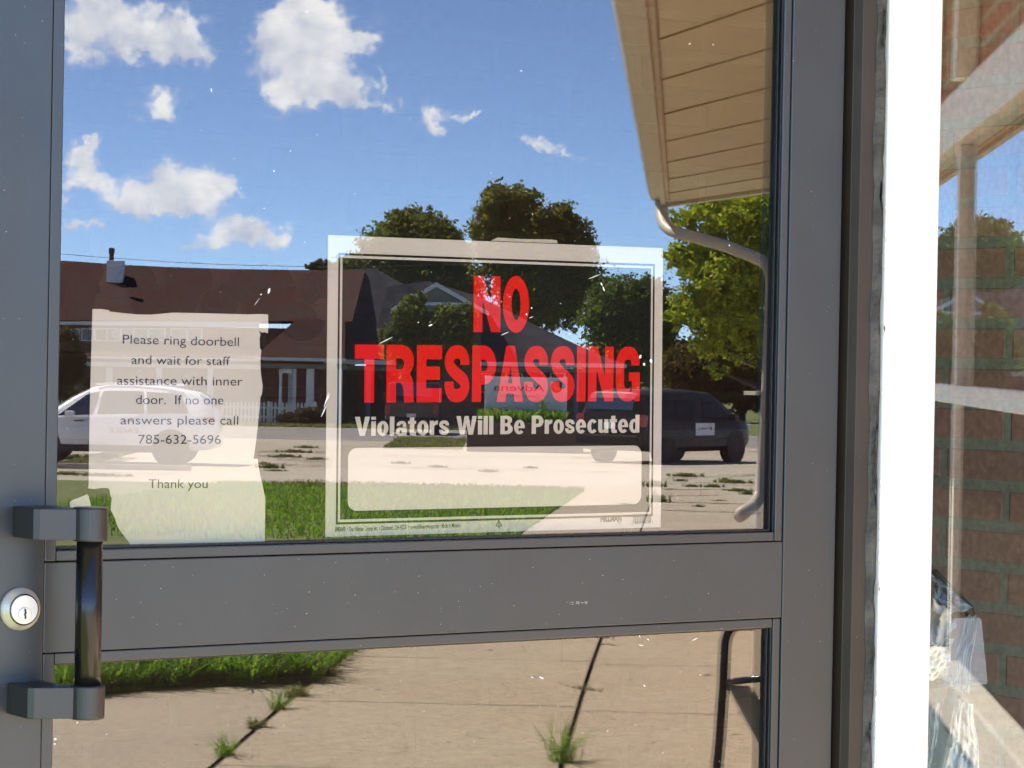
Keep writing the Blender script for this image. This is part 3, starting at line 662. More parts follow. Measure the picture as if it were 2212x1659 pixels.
# ================================================================== THE PLACE THE GLASS MIRRORS
def concrete_mat(name, c, c2, peb=170, stain=.5):
    m, N, L, P = nodes(name); P.inputs['Roughness'].default_value = .9
    tc = N.new('ShaderNodeTexCoord')
    n1 = N.new('ShaderNodeTexNoise'); n1.inputs['Scale'].default_value = stain; n1.inputs['Detail'].default_value = 8; L.new(tc.outputs['Object'], n1.inputs['Vector'])
    mx = N.new('ShaderNodeMix'); mx.data_type = 'RGBA'; mx.inputs[6].default_value = (*c, 1); mx.inputs[7].default_value = (*c2, 1)
    r1 = N.new('ShaderNodeMapRange'); r1.inputs[1].default_value = .35; r1.inputs[2].default_value = .65; L.new(n1.outputs['Fac'], r1.inputs[0]); L.new(r1.outputs[0], mx.inputs[0])
    n2 = N.new('ShaderNodeTexNoise'); n2.inputs['Scale'].default_value = peb; n2.inputs['Detail'].default_value = 3; n2.inputs['Roughness'].default_value = .7; L.new(tc.outputs['Object'], n2.inputs['Vector'])
    r2 = N.new('ShaderNodeMapRange'); r2.inputs[1].default_value = .32; r2.inputs[2].default_value = .68; r2.inputs[3].default_value = .68; r2.inputs[4].default_value = 1.26; L.new(n2.outputs['Fac'], r2.inputs[0])
    m2 = N.new('ShaderNodeMix'); m2.data_type = 'RGBA'; m2.blend_type = 'MULTIPLY'; m2.inputs[0].default_value = 1; L.new(mx.outputs[2], m2.inputs[6]); L.new(r2.outputs[0], m2.inputs[7])
    n4 = N.new('ShaderNodeTexNoise'); n4.inputs['Scale'].default_value = peb*.14; n4.inputs['Detail'].default_value = 7; n4.inputs['Roughness'].default_value = .72; L.new(tc.outputs['Object'], n4.inputs['Vector'])
    r4 = N.new('ShaderNodeMapRange'); r4.inputs[1].default_value = .34; r4.inputs[2].default_value = .66; r4.inputs[3].default_value = .82; r4.inputs[4].default_value = 1.14; L.new(n4.outputs['Fac'], r4.inputs[0])
    m5 = N.new('ShaderNodeMix'); m5.data_type = 'RGBA'; m5.blend_type = 'MULTIPLY'; m5.inputs[0].default_value = 1; L.new(m2.outputs[2], m5.inputs[6]); L.new(r4.outputs[0], m5.inputs[7]); m2 = m5
    vo = N.new('ShaderNodeTexVoronoi'); vo.inputs['Scale'].default_value = peb*.25; L.new(tc.outputs['Object'], vo.inputs['Vector'])
    lt = N.new('ShaderNodeMath'); lt.operation = 'LESS_THAN'; lt.inputs[1].default_value = .22; L.new(vo.outputs['Distance'], lt.inputs[0])
    se = N.new('ShaderNodeSeparateColor'); L.new(vo.outputs['Color'], se.inputs[0])
    gt = N.new('ShaderNodeMath'); gt.operation = 'GREATER_THAN'; gt.inputs[1].default_value = .6; L.new(se.outputs[1], gt.inputs[0])
    ml = N.new('ShaderNodeMath'); ml.operation = 'MULTIPLY'; L.new(lt.outputs[0], ml.inputs[0]); L.new(gt.outputs[0], ml.inputs[1])
    m3 = N.new('ShaderNodeMix'); m3.data_type = 'RGBA'; L.new(ml.outputs[0], m3.inputs[0]); L.new(m2.outputs[2], m3.inputs[6]); m3.inputs[7].default_value = (c[0]*.45, c[1]*.42, c[2]*.4, 1)
    L.new(m3.outputs[2], P.inputs['Base Color'])
    bp = N.new('ShaderNodeBump'); bp.inputs['Strength'].default_value = .4; bp.inputs['Distance'].default_value = .004; L.new(n2.outputs['Fac'], bp.inputs['Height']); L.new(bp.outputs[0], P.inputs['Normal'])
    return m
M['slab'] = concrete_mat('walk_concrete', (.43, .345, .245), (.47, .39, .285), 130, .9)
M['slab2'] = concrete_mat('smooth_concrete', (.44, .365, .27), (.40, .335, .25), 260, 1.3)
M['lot'] = concrete_mat('lot_concrete', (.50, .43, .34), (.42, .36, .28), 40, .25)
M['street'] = concrete_mat('street_asphalt', (.25, .23, .215), (.29, .27, .25), 40, .12)
M['joint'] = mat('joint_dirt', (.11, .08, .052), .95, 0, .5, 40)
M['soil'] = mat('lawn_soil', (.11, .16, .02), .95, 0, .35, 6, col2=(.18, .19, .05))
M['grass'] = leaf_mat('grass_blades', (.08, .24, .012), (.30, .44, .03))
M['drygrass'] = leaf_mat('dry_grass', (.22, .20, .06), (.13, .17, .04))
M['weed'] = leaf_mat('weed_leaves', (.11, .15, .03), (.26, .25, .08))
def sheet(name, m, D0, D1, f0, f1, dz, nD=40, nL=2, kind='structure', frame=None):
    fr = frame or world; vs, fs = [], []
    Ds = np.linspace(D0, D1, nD+1)
    for D in Ds:
        l0, l1 = (f0(D) if callable(f0) else f0), (f1(D) if callable(f1) else f1)
        for k in range(nL+1): vs.append(fr(l0+(l1-l0)*k/nL, D, gz(D)+dz))
    for i in range(nD):
        for k in range(nL):
            a = i*(nL+1)+k; fs.append((a, a+1, a+nL+2, a+nL+1))
    b = MB().add(vs, fs); o = b.build(name, m)
    if kind: o['kind'] = kind
    return o
# broad ground, then the sheets on it
MBg = MB(); Ds = [-60, 0, 3, 6, 12, 20, 30, 45, 59, 75, 90, 105, 120, 140, 160, 250, 500, 900]
vs = [world(l, D, gz(D)-.016) for D in Ds for l in (-500, -60, -10, 10, 60, 500)]
MBg.add(vs, [(i*6+k, i*6+k+1, i*6+k+7, i*6+k+6) for i in range(len(Ds)-1) for k in range(5)]); tag(MBg.build('ground', M['soil']), None, None, None, 'structure')
sheet('parking_lot', M['lot'], 30, 88, -60, 60, -.008, 30)
sheet('street', M['street'], 88.1, 110, -90, 90, -.006, 8)
sheet('sidewalk', M['slab2'], 3.0, 11.35, -12, -1.492, .012, 10, frame=wa)
sheet('sidewalk', M['slab'], 2.6, 46, -1.462, -.372, .018, 40, frame=wa)
sheet('sidewalk', M['slab'], 3.4, 46, -.352, .80, .018, 40, frame=wa)
sheet('sidewalk', M['lot'], 20.5, 46, .80, 12, .010, 30, frame=wa)
sheet('joint_bed', M['joint'], 2.6, 46, -1.50, -.30, .002, 30, frame=wa)
jt = MB()
for b0, b1, al in ((-.35, .8, [8.95, 10.7, 12.45, 14.2, 15.95, 17.7, 19.45]), (-1.46, -.375, [8.95, 10.7, 12.45, 14.2, 15.95, 17.7])):
    for a in al:
        a += (.10 if b0 < -1 else 0); pts = [(b0+(b1-b0)*k/8, a+random.uniform(-.006, .006)+.02*k/8) for k in range(9)]
        for (p, q) in zip(pts, pts[1:]):
            w = random.uniform(.0022, .0042)
            jt.add([wa(p[0], p[1]-w, .0195+gz(a)), wa(q[0], q[1]-w, .0195+gz(a)), wa(q[0], q[1]+w, .0195+gz(a)), wa(p[0], p[1]+w, .0195+gz(a))], [(0, 1, 2, 3)])
tag(jt.build('slab_score_lines', M['joint']), None, None, None, 'structure')
def edge_a(b): return 10.72+.75*min(1, max(0, (b+2.5)/1.0))+.06*math.sin(b*9)+.04*math.sin(b*23)
lw = MB(); bs = np.linspace(-40, -1.50, 160); vs = []
for b in bs:
    for k in range(9): a = edge_a(b)+(43.5-edge_a(b))*(k/8)**1.5; vs.append(wa(b, a, gz(a)+.022))
lw.add(vs, [(i*9+k, i*9+k+1, i*9+k+10, i*9+k+9) for i in range(159) for k in range(8)]); tag(lw.build('lawn', M['soil']), None, None, None, 'structure')

def blades(name, pos, h, w, m, lean=.5, kind='stuff', parent=None, droop=.6):
    n = len(pos); az = RNG.uniform(0, 2*math.pi, n); h = np.asarray(h)*RNG.uniform(.55, 1.25, n); w = np.asarray(w)*RNG.uniform(.7, 1.3, n)
    le = RNG.uniform(.1, 1, n)*lean; P = np.asarray(pos)
    dr = np.stack([np.cos(az), np.sin(az), np.zeros(n)], 1); sd = np.stack([-np.sin(az), np.cos(az), np.zeros(n)], 1); up = np.array([0, 0, 1.])
    V = np.zeros((n, 7, 3))
    for i, (t, ww) in enumerate(((0, 1), (.4, .9), (.75, .6))):
        c = P+up*(h*t*(1-.25*droop*le*t))[:, None]+dr*(h*le*t**1.8)[:, None]
        V[:, 2*i] = c-sd*(w*ww/2)[:, None]; V[:, 2*i+1] = c+sd*(w*ww/2)[:, None]
    V[:, 6] = P+up*(h*(1-.45*droop*le))[:, None]+dr*(h*le*1.05)[:, None]
    F = np.array([[0, 1, 3, 2], [2, 3, 5, 4]]); T = np.array([[4, 5, 6]])
    off = (np.arange(n)*7)[:, None, None]
    fs = (F[None]+off).reshape(-1, 4).tolist()+(T[None]+off).reshape(-1, 3).tolist()
    me = bpy.data.meshes.new(name); me.from_pydata(V.reshape(-1, 3).tolist(), [], fs); me.materials.append(m)
    o = bpy.data.objects.new(name, me); COL.objects.link(o); adopt(o, parent)
    if kind: o['kind'] = kind
    return o
def scatter(n, b0, b1, a0, a1, pw=1.0):
    out = []
    while len(out) < n:
        b = random.uniform(b0, b1); e = edge_a(b); a = max(a0, e)+(a1-max(a0, e))*random.random()**pw
        out.append(wa(b, a, gz(a)+.02))
    return out
g1 = blades('grass', scatter(12000, -2.4, -1.44, 10.6, 15.5, 1.7), .10, .009, M['grass'], 1.1)
tag(g1, 'lush green grass along the edge of the pale walkway', 'grass')
g2 = blades('grass', scatter(3200, -2.4, -1.47, 10.6, 11.5), .06, .006, M['drygrass'], 1.6); tag(g2, 'straw coloured trimmings along the near edge of the lawn', 'grass')
def tall(n):
    out = []
    for _ in range(n):
        b = random.uniform(-2.4, -1.46); out.append(wa(b, edge_a(b)+abs(random.gauss(0, .45))-.03, .02))
    return out
g5 = blades('grass', tall(1100), .19, .010, M['grass'], 1.5); tag(g5, 'taller arching blades leaning out of the lawn edge', 'grass')
dbs = MB()
for i in range(150):
    b, a = random.uniform(-2.3, .7), random.uniform(9.2, 13); r = random.uniform(.004, .013)*(2 if random.random() < .1 else 1); an = random.uniform(0, 6)
    p = wa(b, a, .0215); c, d = math.cos(an)*r, math.sin(an)*r
    dbs.add([p+Vector((c, d, 0)), p+Vector((-d*.35, c*.35, r*.25)), p+Vector((-c, -d, 0)), p+Vector((d*.35, -c*.35, 0))], [(0, 1, 2, 3)])
tag(dbs.build('debris', mat('dry_debris', (.10, .07, .04), .9, 0, .6, 9), fix=False), 'scattered dry leaf bits and grit on the pale walkway', 'litter', None, 'stuff')
g3 = blades('grass', scatter(26000, -7, -1.44, 24, 43.5, .8), .075, .016, M['grass'], .9); tag(g3, 'mown lawn between the walkway and the parking lot', 'grass')
g4 = blades('grass', [wa(-1.62+random.gauss(0, .07), random.uniform(12, 43), .02+0) for _ in range(0)] or scatter(1800, -6, -1.44, 41, 43.6), .10, .018, M['drygrass'], .8); tag(g4, 'dry grass fringe at the far edge of the lawn', 'grass')

# weeds growing in the joints: three shapes, copied along the cracks
def tuft(name, n, r, h, w, m, lean):
    pos = [(random.gauss(0, r), random.gauss(0, r), 0) for _ in range(n)]
    return blades(name, pos, h, w, m, lean, kind=None)
T1 = tuft('weed_tuft', 80, .020, .14, .0042, M['grass'], 1.6); T1.location = wa(-.36, ground(1238, 1655)[1]-.05, .015)
tag(T1, 'round green grass tuft at the bottom of the joint nearest the metal chair', 'weed')
T2 = T1.copy(); T2.data = T1.data; COL.objects.link(T2); T2.scale = (.72, .72, .55); T2.location = wa(-1.475, ground(600, 1548)[1], .012)
tag(T2, 'spiky green tuft half way along the wide joint beside the lawn', 'weed')
T3 = T1.copy(); COL.objects.link(T3); T3.scale = (.75, .75, .6); T3.rotation_euler = (0, 0, 2); T3.location = wa(-1.478, ground(470, 1650)[1], .012)
tag(T3, 'green tuft at the lower left end of the wide joint', 'weed')
T4 = tuft('weed_tuft', 110, .026, .06, .005, M['weed'], 1.6); T4.location = wa(-1.47, ground(640, 1518)[1], .012)
tag(T4, 'low yellowish weed creeping out of the wide joint above the spiky tuft', 'weed')
T5 = T4.copy(); COL.objects.link(T5); T5.scale = (.7, .7, .8); T5.rotation_euler = (0, 0, 1); T5.location = wa(-1.475, ground(548, 1588)[1], .012)
tag(T5, 'thin straggling weed in the wide joint below the spiky tuft', 'weed')
T6 = T4.copy(); COL.objects.link(T6); T6.scale = (1, 1.6, .9); T6.location = wa(-1.47, ground(690, 1470)[1], .012); tag(T6, 'weed clump where the wide joint meets the grass', 'weed')
T7 = tuft('weed_tuft', 40, .02, .05, .004, M['drygrass'], 1.4); T7.location = wa(-.362, ground(1300, 1400)[1], .012); T7.scale = (1, 2.5, .8); tag(T7, 'dry brown stubble in the joint under the door rail', 'weed')
T8 = T7.copy(); COL.objects.link(T8); T8.location = wa(-.362, ground(1275, 1500)[1], .012); T8.scale = (.6, 2.6, .5); tag(T8, 'sparse dry stubble half way along the joint nearest the metal chair', 'weed')
P0 = blades('lot_weed', [(.22*random.uniform(-1, 1)**3, .16*random.uniform(-1, 1)**3, 0) for _ in range(110)], .13, .03, M['weed'], 1.5, kind=None)
spots = [(588, 1012, 1.2, .8), (640, 978, 1.5, .5), (620, 988, 1.4, .5), (690, 993, .9, .4), (600, 1018, .9, .3), (665, 968, 1.0, .4), (575, 1003, .5, .4), (1487, 1030, 1.5, .6), (1590, 1044, 1.6, .6), (1500, 1052, .8, .4), (1475, 1040, .6, .4),
         (1545, 1053, 1.0, .5), (1600, 1063, 1.2, .6), (1420, 1052, 1.0, 1.0), (1620, 1070, .7, .8), (1430, 1088, 1.0, 1.4), (1356, 1093, .6, .5), (1570, 1040, .5, .6), (1452, 1060, .6, .3), (1560, 1085, .6, .4), (1515, 1098, .5, .6),
         (150, 993, 2.6, .9), (215, 990, 2.0, .7), (150, 1026, 1.8, .5), (230, 1029, 2.4, .5), (870, 1002, .8, .4), (950, 1010, .8, .4), (1060, 1020, .8, .4), (1150, 1012, .6, .4)]
for i, (u, v, sx, sz) in enumerate(spots):
    o = P0 if i == 0 else P0.copy()
    if i: COL.objects.link(o)
    l, D = ground(u, v); o.location = world(l, D, gz(D)); o.rotation_euler = (0, 0, ROT_F); o.scale = (sx*D/50, .5*D/50, sz*D/50)
    tag(o, 'low weed clump growing in a crack of the concrete parking lot', 'weed', 'weeds in the parking lot cracks')
# cracks of the lot
crk = MB()
for (u0, v0, u1, v1, w) in [(560, 976, 705, 978, 2), (560, 985, 720, 996, 1.5), (600, 993, 720, 1001, 1.2), (560, 1003, 640, 1005, 1.5), (640, 1006, 720, 1009, 1.2), (1440, 1036, 1650, 1026, 1.5), (1445, 1047, 1650, 1043, 1.2), (1440, 1060, 1650, 1062, 1.6), (1440, 1088, 1620, 1092, 1.4), (1440, 1075, 1560, 1073, 1.2), (1440, 1106, 1650, 1112, 1.4), (1560, 1050, 1650, 1052, 1), (130, 1012, 420, 1014, 1.6), (130, 1020, 420, 1028, 1.2), (830, 985, 1300, 990, 1.2), (820, 1010, 1350, 1022, 1.2)]:
    pts = []
    for k in range(15):
        t = k/14; l, D = ground(u0+(u1-u0)*t, v0+(v1-v0)*t+random.uniform(-.5, .5)); pts.append((l, D))
    for p, q in zip(pts, pts[1:]):
        h = w*.012*random.uniform(.4, 1.3)*p[1]/50*6
        crk.add([world(p[0], p[1]-h, gz(p[1])+.020), world(q[0], q[1]-h, gz(q[1])+.020), world(q[0], q[1]+h, gz(q[1])+.020), world(p[0], p[1]+h, gz(p[1])+.020)], [(0, 1, 2, 3)])
tag(crk.build('lot_cracks', M['joint']), None, None, None, 'structure')
# kerb and grass strips at the street
sheet('grass_verge', M['soil'], 110.2, 135, -90, 90, .0, 4)
def strip(u0, u1, v0, v1, h):
    l0, Da = ground(u0, v1); l1, Db = ground(u1, v0)
    o = blades('grass', [world(random.uniform(l0, l1), random.uniform(Da, Db), gz(Da)) for _ in range(2600)], h, .05, M['drygrass'], 1.0); return o
tag(strip(830, 1012, 956, 969, .10), 'strip of yellow green grass in front of the brick planter', 'grass')
tag(strip(128, 300, 988, 1008, .10), 'rough grass patch beside the white car', 'grass')
l0, D0 = ground(120, 1012); kb = MB().box(-9, (415-1106)/KU*D0-l0-6, -.15, 0, 0, .10).build('kerb', M['lot']); kb.location = world(l0+6, D0, gz(D0)); kb.rotation_euler = (0, 0, ROT_F); kb['kind'] = 'structure'
verge = [world(random.uniform(-14, 4), random.uniform(110.3, 114), gz(112)) for _ in range(5000)]
tag(blades('grass', verge, .12, .06, M['drygrass'], .9), 'grass verge along the far side of the street', 'grass')

# ------------------------------------------------------------------ wing of the building with eave, downspout and window
M['soffit'] = mat('soffit_vinyl', (.80, .68, .51), .5, 0, .05, 3)
M['gutter'] = mat('gutter_paint', (.66, .58, .47), .4, 0, .05, 5)  # white gutter paint with its beige shade tone put into the colour
M['spout'] = mat('downspout_paint', (.64, .55, .47), .4, 0, .06, 6)
M['wingbrick'] = brick_mat('wing_brick', (.42, .12, .045), (.34, .10, .04), (.42, .33, .22), .203, .068, .010, ('Y', 'Z'))  # the wing's own orange-red brick
M['sash_dark'] = mat('dark_sash_panel', (.02, .018, .015), .9, spec=0)
M['wingglass'] = glass_mat('wing_glass', (.30, .33, .32), 2.7)
M['roof_brown'] = mat('brown_shingles', (.085, .050, .042), .9, 0, .25, 3, .3, 30)
wg = thing('wing_building', 'brick wing of the building with a tan soffit and white gutter reaching over the walkway', 'building', wa(0, 0, 0), GA)
ZS = 2.60                                           # local frame: x = b, y = -a
def wq(b, a): return (b, -a)
sof = [wq(-.14, 2.9), wq(.80, 3.9), wq(.80, 19.4), wq(.62, 20.4), wq(-.14, 22.62)]
MB().prism(sof, ZS, ZS+.02).build('soffit', M['soffit'], wg)
gr = MB()
for D in (9.3, 11.05, 12.65, 14.4, 16.2, 17.9, 19.6, 21.2):
    b0, a0 = -.102, D; L_ = min(2.6, 2.6); b1, a1 = b0+.312*2.7, a0-.95*2.7
    t = (.78-b0)/(b1-b0) if b1 > .78 else 1
    b1, a1 = b0+(b1-b0)*t, a0+(a1-a0)*t; nx, ny = .0045*.95, .0045*.31
    gr.prism([wq(b0-nx, a0-ny), wq(b1-nx, a1-ny), wq(b1+nx, a1+ny), wq(b0+nx, a0+ny)], ZS-.006, ZS-.0005)
gr.prism([wq(-.113, 3.2), wq(-.104, 3.2), wq(-.104, 22.2), wq(-.113, 22.2)], ZS-.006, ZS-.0005)
gr.build('soffit_joint', mat('soffit_shadow_line', (.44, .35, .25), .9), wg)
MB().prism([wq(-.18, 2.6), wq(-.1405, 2.6), wq(-.1405, 22.63), wq(-.18, 22.63)], ZS-.03, ZS+.17).build('fascia', M['gutter'], wg)
gt_ = MB(); gt_.prism([(-.295, ZS+.15), (-.285, ZS+.09), (-.255, ZS+.02), (-.1805, ZS+.02), (-.1805, ZS+.15)], -22.7, -2.6, 'y'); gt_.build('gutter', M['gutter'], wg, bevel=.006)
MB().prism([wq(-.22, 2.6), wq(3, 2.6), wq(3, 18), wq(.78, 19.6), wq(-.22, 22.6)], ZS+.18, ZS+.26).build('roof', M['roof_brown'], wg)
MB().prism([wq(-.13, 22.625), wq(.62, 20.45), wq(.70, 20.5), wq(-.11, 22.75)], ZS-.025, ZS+.17).build('fascia', M['gutter'], wg)
wl = MB(); A0, A1 = 4.6, 8.95                        # window from A0 to A1
wl.box(.80, 1.0, -19.4, -A1, -.2, ZS); wl.box(.80, 1.0, -A0, -3.3, -.2, ZS); wl.box(.80, 1.0, -A1+.0005, -A0-.0005, 2.097, ZS)
MB().box(.80, 1.0, -A1+.0005, -A0-.0005, -.2, .429).build('base_panel', mat('grey_blue_panel', (.10, .14, .15), .7, spec=.1), wg)
wl.build('brickwork', M['wingbrick'], wg)
M['wingtrim'] = mat('wing_window_trim', (.84, .79, .70), .5, 0, .05, 4)
wf = MB(); wf.box(.765, .86, -A1, -A0, 1.947, 2.096); wf.box(.775, .86, -A1, -A0, 1.246, 1.297)
MB().box(.73, .86, -8.0, -A0, .43, .557).build('window_sill', mat('sill_paint', (.42, .39, .34), .6, 0, .08, 5), wg, bevel=.006)
for a in (A1-.03, 7.66, 5.6, A0+.03): wf.box(.776, .86, -a-.022, -a+.022, .558, 1.946)
wfo = wf.build('window_frame', M['wingtrim'], wg, bevel=.004)
MB().box(.80, .806, -A1+.06, -A0-.06, 1.297, 1.947).build('window_pane', M['wingglass'], wfo)
MB().box(.80, .806, -A1+.06, -A0-.06, .558, 1.246).build('dark_sash_panel', M['sash_dark'], wfo)  # added dark panel, keeps the lower sash from mirroring bright ground
MB().box(.95, 1.4, -A1-.1, -A0+.1, .3, 2.2).build('dark_interior', M['dark'], wg)  # near-black block stands in for the shaded room behind the pane
for a in (8.5, 7.45): MB().prism([(-a-.05, 2.10), (-a+.05, 2.10), (-a+.11, 2.55), (-a-.02, 2.55)], .74, .795, 'x').build('eave_bracket', M['wingtrim'], wg)
pr = far(1700, 900, 22.2); pq = thing('brick_pier', 'brick corner pier carrying the end of the eave behind the downspout', 'pier', (pr.x, pr.y, gz(22)), GA)
MB().box(0, .5, -.25, .25, 0, ZS-gz(22)-.03).build('brickwork', M['wallbrick'], pq)
ds = thing('downspout', 'pale downspout bending back from the gutter end and kicking out above the concrete', 'downspout', tuple(far(1640, 1110, 21.5)))
WP[ds.name] = Matrix.Translation(-far(1640, 1110, 21.5))
pth = [(1421, 425, 22.5), (1423, 452, 22.4), (1425, 470, 22.3), (1431, 486, 22.2), (1444, 498, 22.1), (1462, 505, 22.0), (1500, 514, 21.9), (1560, 531, 21.7), (1615, 552, 21.55), (1640, 563, 21.5), (1655, 578, 21.5), (1661, 602, 21.5), (1660, 700, 21.5), (1654, 960, 21.5), (1648, 1062, 21.5), (1642, 1080, 21.45), (1630, 1095, 21.3), (1602, 1116, 20.9)]
dm = MB().tube([far(*p) for p in pth], [.052, .052, .053, .054, .055, .055, .055, .055, .054, .054, .053, .051, .051, .051, .051, .051, .051, .049], 12, True, .8)
dm.build('pipe', M['spout'], ds, smooth=True)
MB().box(-.09, .09, -.07, .07, .9, .93).build('strap', M['gutter'], ds).matrix_parent_inverse = Matrix()

# metal garden chair near the door
D_c = 5.5
ch = thing('metal_chair', 'black metal tube chair beside the walkway, its bent back and arm at the lower right', 'chair', tuple(world(.55, D_c, .018)), YAW)
WP[ch.name] = (Matrix.Translation(ch.location) @ Matrix.Rotation(YAW, 4, 'Z')).inverted()
def cf(u, v, D=D_c): return far(u, v, D)
bk_ = [cf(1640, 1352), cf(1612, 1352), cf(1596, 1356), cf(1586, 1368), cf(1580, 1390), cf(1578, 1480), cf(1572, 1600), cf(1566, 1680), cf(1558, 1900), cf(1550, 2270)]
MB().tube(bk_, .0108, 10).build('back_frame', M['black_metal'], ch, smooth=True)
MB().tube([p+Vector((.36*_c, .36*_s, 0)) for p in bk_[2:]], .0108, 10).build('back_frame', M['black_metal'], ch, smooth=True)
MB().tube([cf(1582, 1483), cf(1600, 1474, 5.45), cf(1660, 1466, 5.4), cf(1720, 1463, 5.4)], .007, 8).build('crossbar', M['black_metal'], ch, smooth=True)
ar = MB(); a1, a2 = cf(1598, 1482, 5.45), cf(1680, 1628, 4.95); sd_ = Vector((_c, _s, 0))*.021
ar.add([a1-sd_*.4, a1+sd_*1.6, a2+sd_*1.6, a2-sd_*.4]+[p-Vector((0, 0, .006)) for p in (a1-sd_*.4, a1+sd_*1.6, a2+sd_*1.6, a2-sd_*.4)], [(0, 1, 2, 3), (4, 7, 6, 5), (0, 4, 5, 1), (1, 5, 6, 2), (2, 6, 7, 3), (3, 7, 4, 0)])
ar.build('armrest', M['bronze'], ch)
st = MB(); c0 = world(.44, D_c, .42); r_ = Vector((_c, _s, 0)); f_ = Vector((_s, -_c, 0))
q4 = [c0, c0+r_*.38, c0+r_*.38-f_*.42, c0-f_*.42]
st.add([tuple(p) for p in q4]+[tuple(p-Vector((0, 0, .02))) for p in q4], [(0, 1, 2, 3), (4, 7, 6, 5), (0, 4, 5, 1), (1, 5, 6, 2), (2, 6, 7, 3), (3, 7, 4, 0)]); st.build('seat', M['black_metal'], ch)
for p in q4[2:]: MB().tube([p, p-Vector((0, 0, .40))], .0108, 8).build('leg', M['black_metal'], ch)

# bundle of crumpled plastic standing inside the sidelight
cp = wthing('plastic_bundle', 'crumpled white and blue plastic sheeting leaning on a dark frame low in the sidelight', 'plastic sheeting', tuple(door(2060, 1650, .25)))
M['foil'] = mat('shiny_plastic', (.90, .91, .92), .35, 0, .05, 20)
M['bluefilm'] = mat('blue_film', (.16, .28, .42), .3, 0, .3, 30, col2=(.45, .55, .62))
def crumple(cs, y, name, m, amp, seed, nu=26, nv=26):
    rg = np.random.default_rng(seed); vs = []; fs = []
    dirs = rg.normal(size=(10, 2)); ph = rg.uniform(0, 6, 10); fq = rg.uniform(2.5, 9, 10)
    for i in range(nu+1):
        for j in range(nv+1):
            a, b = i/nu, j/nv
            u = (cs[0][0]*(1-a)+cs[1][0]*a)*(1-b)+(cs[3][0]*(1-a)+cs[2][0]*a)*b; v = (cs[0][1]*(1-a)+cs[1][1]*a)*(1-b)+(cs[3][1]*(1-a)+cs[2][1]*a)*b
            h = sum(abs(math.sin((dirs[k]@np.array([a, b]))*fq[k]+ph[k])) for k in range(10))/10
            q = door(u+2*math.sin(9*b+seed), v+3*math.sin(13*a+seed), y-(h-.5)*amp); vs.append(q)
    for i in range(nu):
        for j in range(nv): k = i*(nv+1)+j; fs.append((k, k+1, k+nv+2, k+nv+1))
    MB().add(vs, fs).build(name, m, cp)
crumple([(2000, 1285), (2050, 1320), (2068, 1350), (2000, 1440)], .17, 'sheet', M['foil'], .10, 1)
crumple([(1995, 1395), (2060, 1375), (2046, 1465), (1992, 1470)], .16, 'sheet', M['foil'], .08, 2)
crumple([(2066, 1510), (2102, 1520), (2120, 1690), (2030, 1690)], .18, 'sheet', M['foil'], .12, 3)
crumple([(1998, 1530), (2040, 1512), (2010, 1690), (1990, 1690)], .2, 'sheet', M['foil'], .10, 4)
crumple([(2006, 1235), (2030, 1255), (2100, 1315), (2030, 1330)], .22, 'sheet', M['bluefilm'], .06, 5)
crumple([(2085, 1330), (2112, 1330), (2092, 1500), (2050, 1482)], .15, 'sheet', M['bluefilm'], .05, 6)
MB().tube([door(2016, 1238, .24), door(2094, 1318, .24), door(2096, 1336, .24)], .006, 6).build('frame_rod', M['black_metal'], cp)
MB().tube([door(2066, 1485, .19), door(2040, 1560, .19), door(2010, 1680, .19)], .008, 6).build('frame_rod', M['black_metal'], cp)
MB().tube([door(1995, 1478, .18), door(2075, 1468, .18)], .006, 6).build('frame_rod', M['black_metal'], cp)
cfm, N_, L_n, P_ = nodes('clear_film'); P_.inputs['Base Color'].default_value = (.55, .66, .74, 1); P_.inputs['Roughness'].default_value = .15; P_.inputs['Alpha'].default_value = .13
fo = flat([[(door(u, v, .0385).x, door(u, v, .0385).z) for u, v in [(2060, 1336), (2064, 1335), (2117, 1335), (2120, 1338), (2133, 1472), (2131, 1478), (2040, 1482), (2036, 1479), (2050, 1400)]]], .0385, 'clear_tape_sheet', cfm, None, .0003)
tag(fo, 'clear plastic film patch stuck on the outside of the sidelight pane', 'film')

# ------------------------------------------------------------------ vehicles
M['carwhite'] = mat('white_car_paint', (.84, .84, .87), .25, 0, .02, 2, coat=.6)
M['carblack'] = mat('black_car_paint', (.020, .013, .009), .4, 0, .1, 2, spec=.2, coat=.12)
M['carred'] = mat('dark_red_car_paint', (.035, .010, .010), .25, 0, .1, 2, coat=.5)
M['carglass'] = mat('car_window', (.012, .014, .016), .05, 0, .05, 2, spec=1.0); M['carglass'].node_tree.nodes['Principled BSDF'].inputs['IOR'].default_value = 2.1
M['tint'] = mat('tinted_window', (.010, .009, .008), .12, 0, .05, 2, spec=.25)
M['tyre'] = mat('tyre_rubber', (.018, .017, .017), .8)
M['rim'] = mat('alloy_rim', (.30, .30, .31), .35, .7)
M['trim'] = mat('black_trim', (.014, .013, .013), .6)
M['redlamp'] = mat('red_lamp', (.32, .010, .012), .2, spec=.7)
M['whitelamp'] = mat('clear_lamp', (.7, .7, .72), .15)
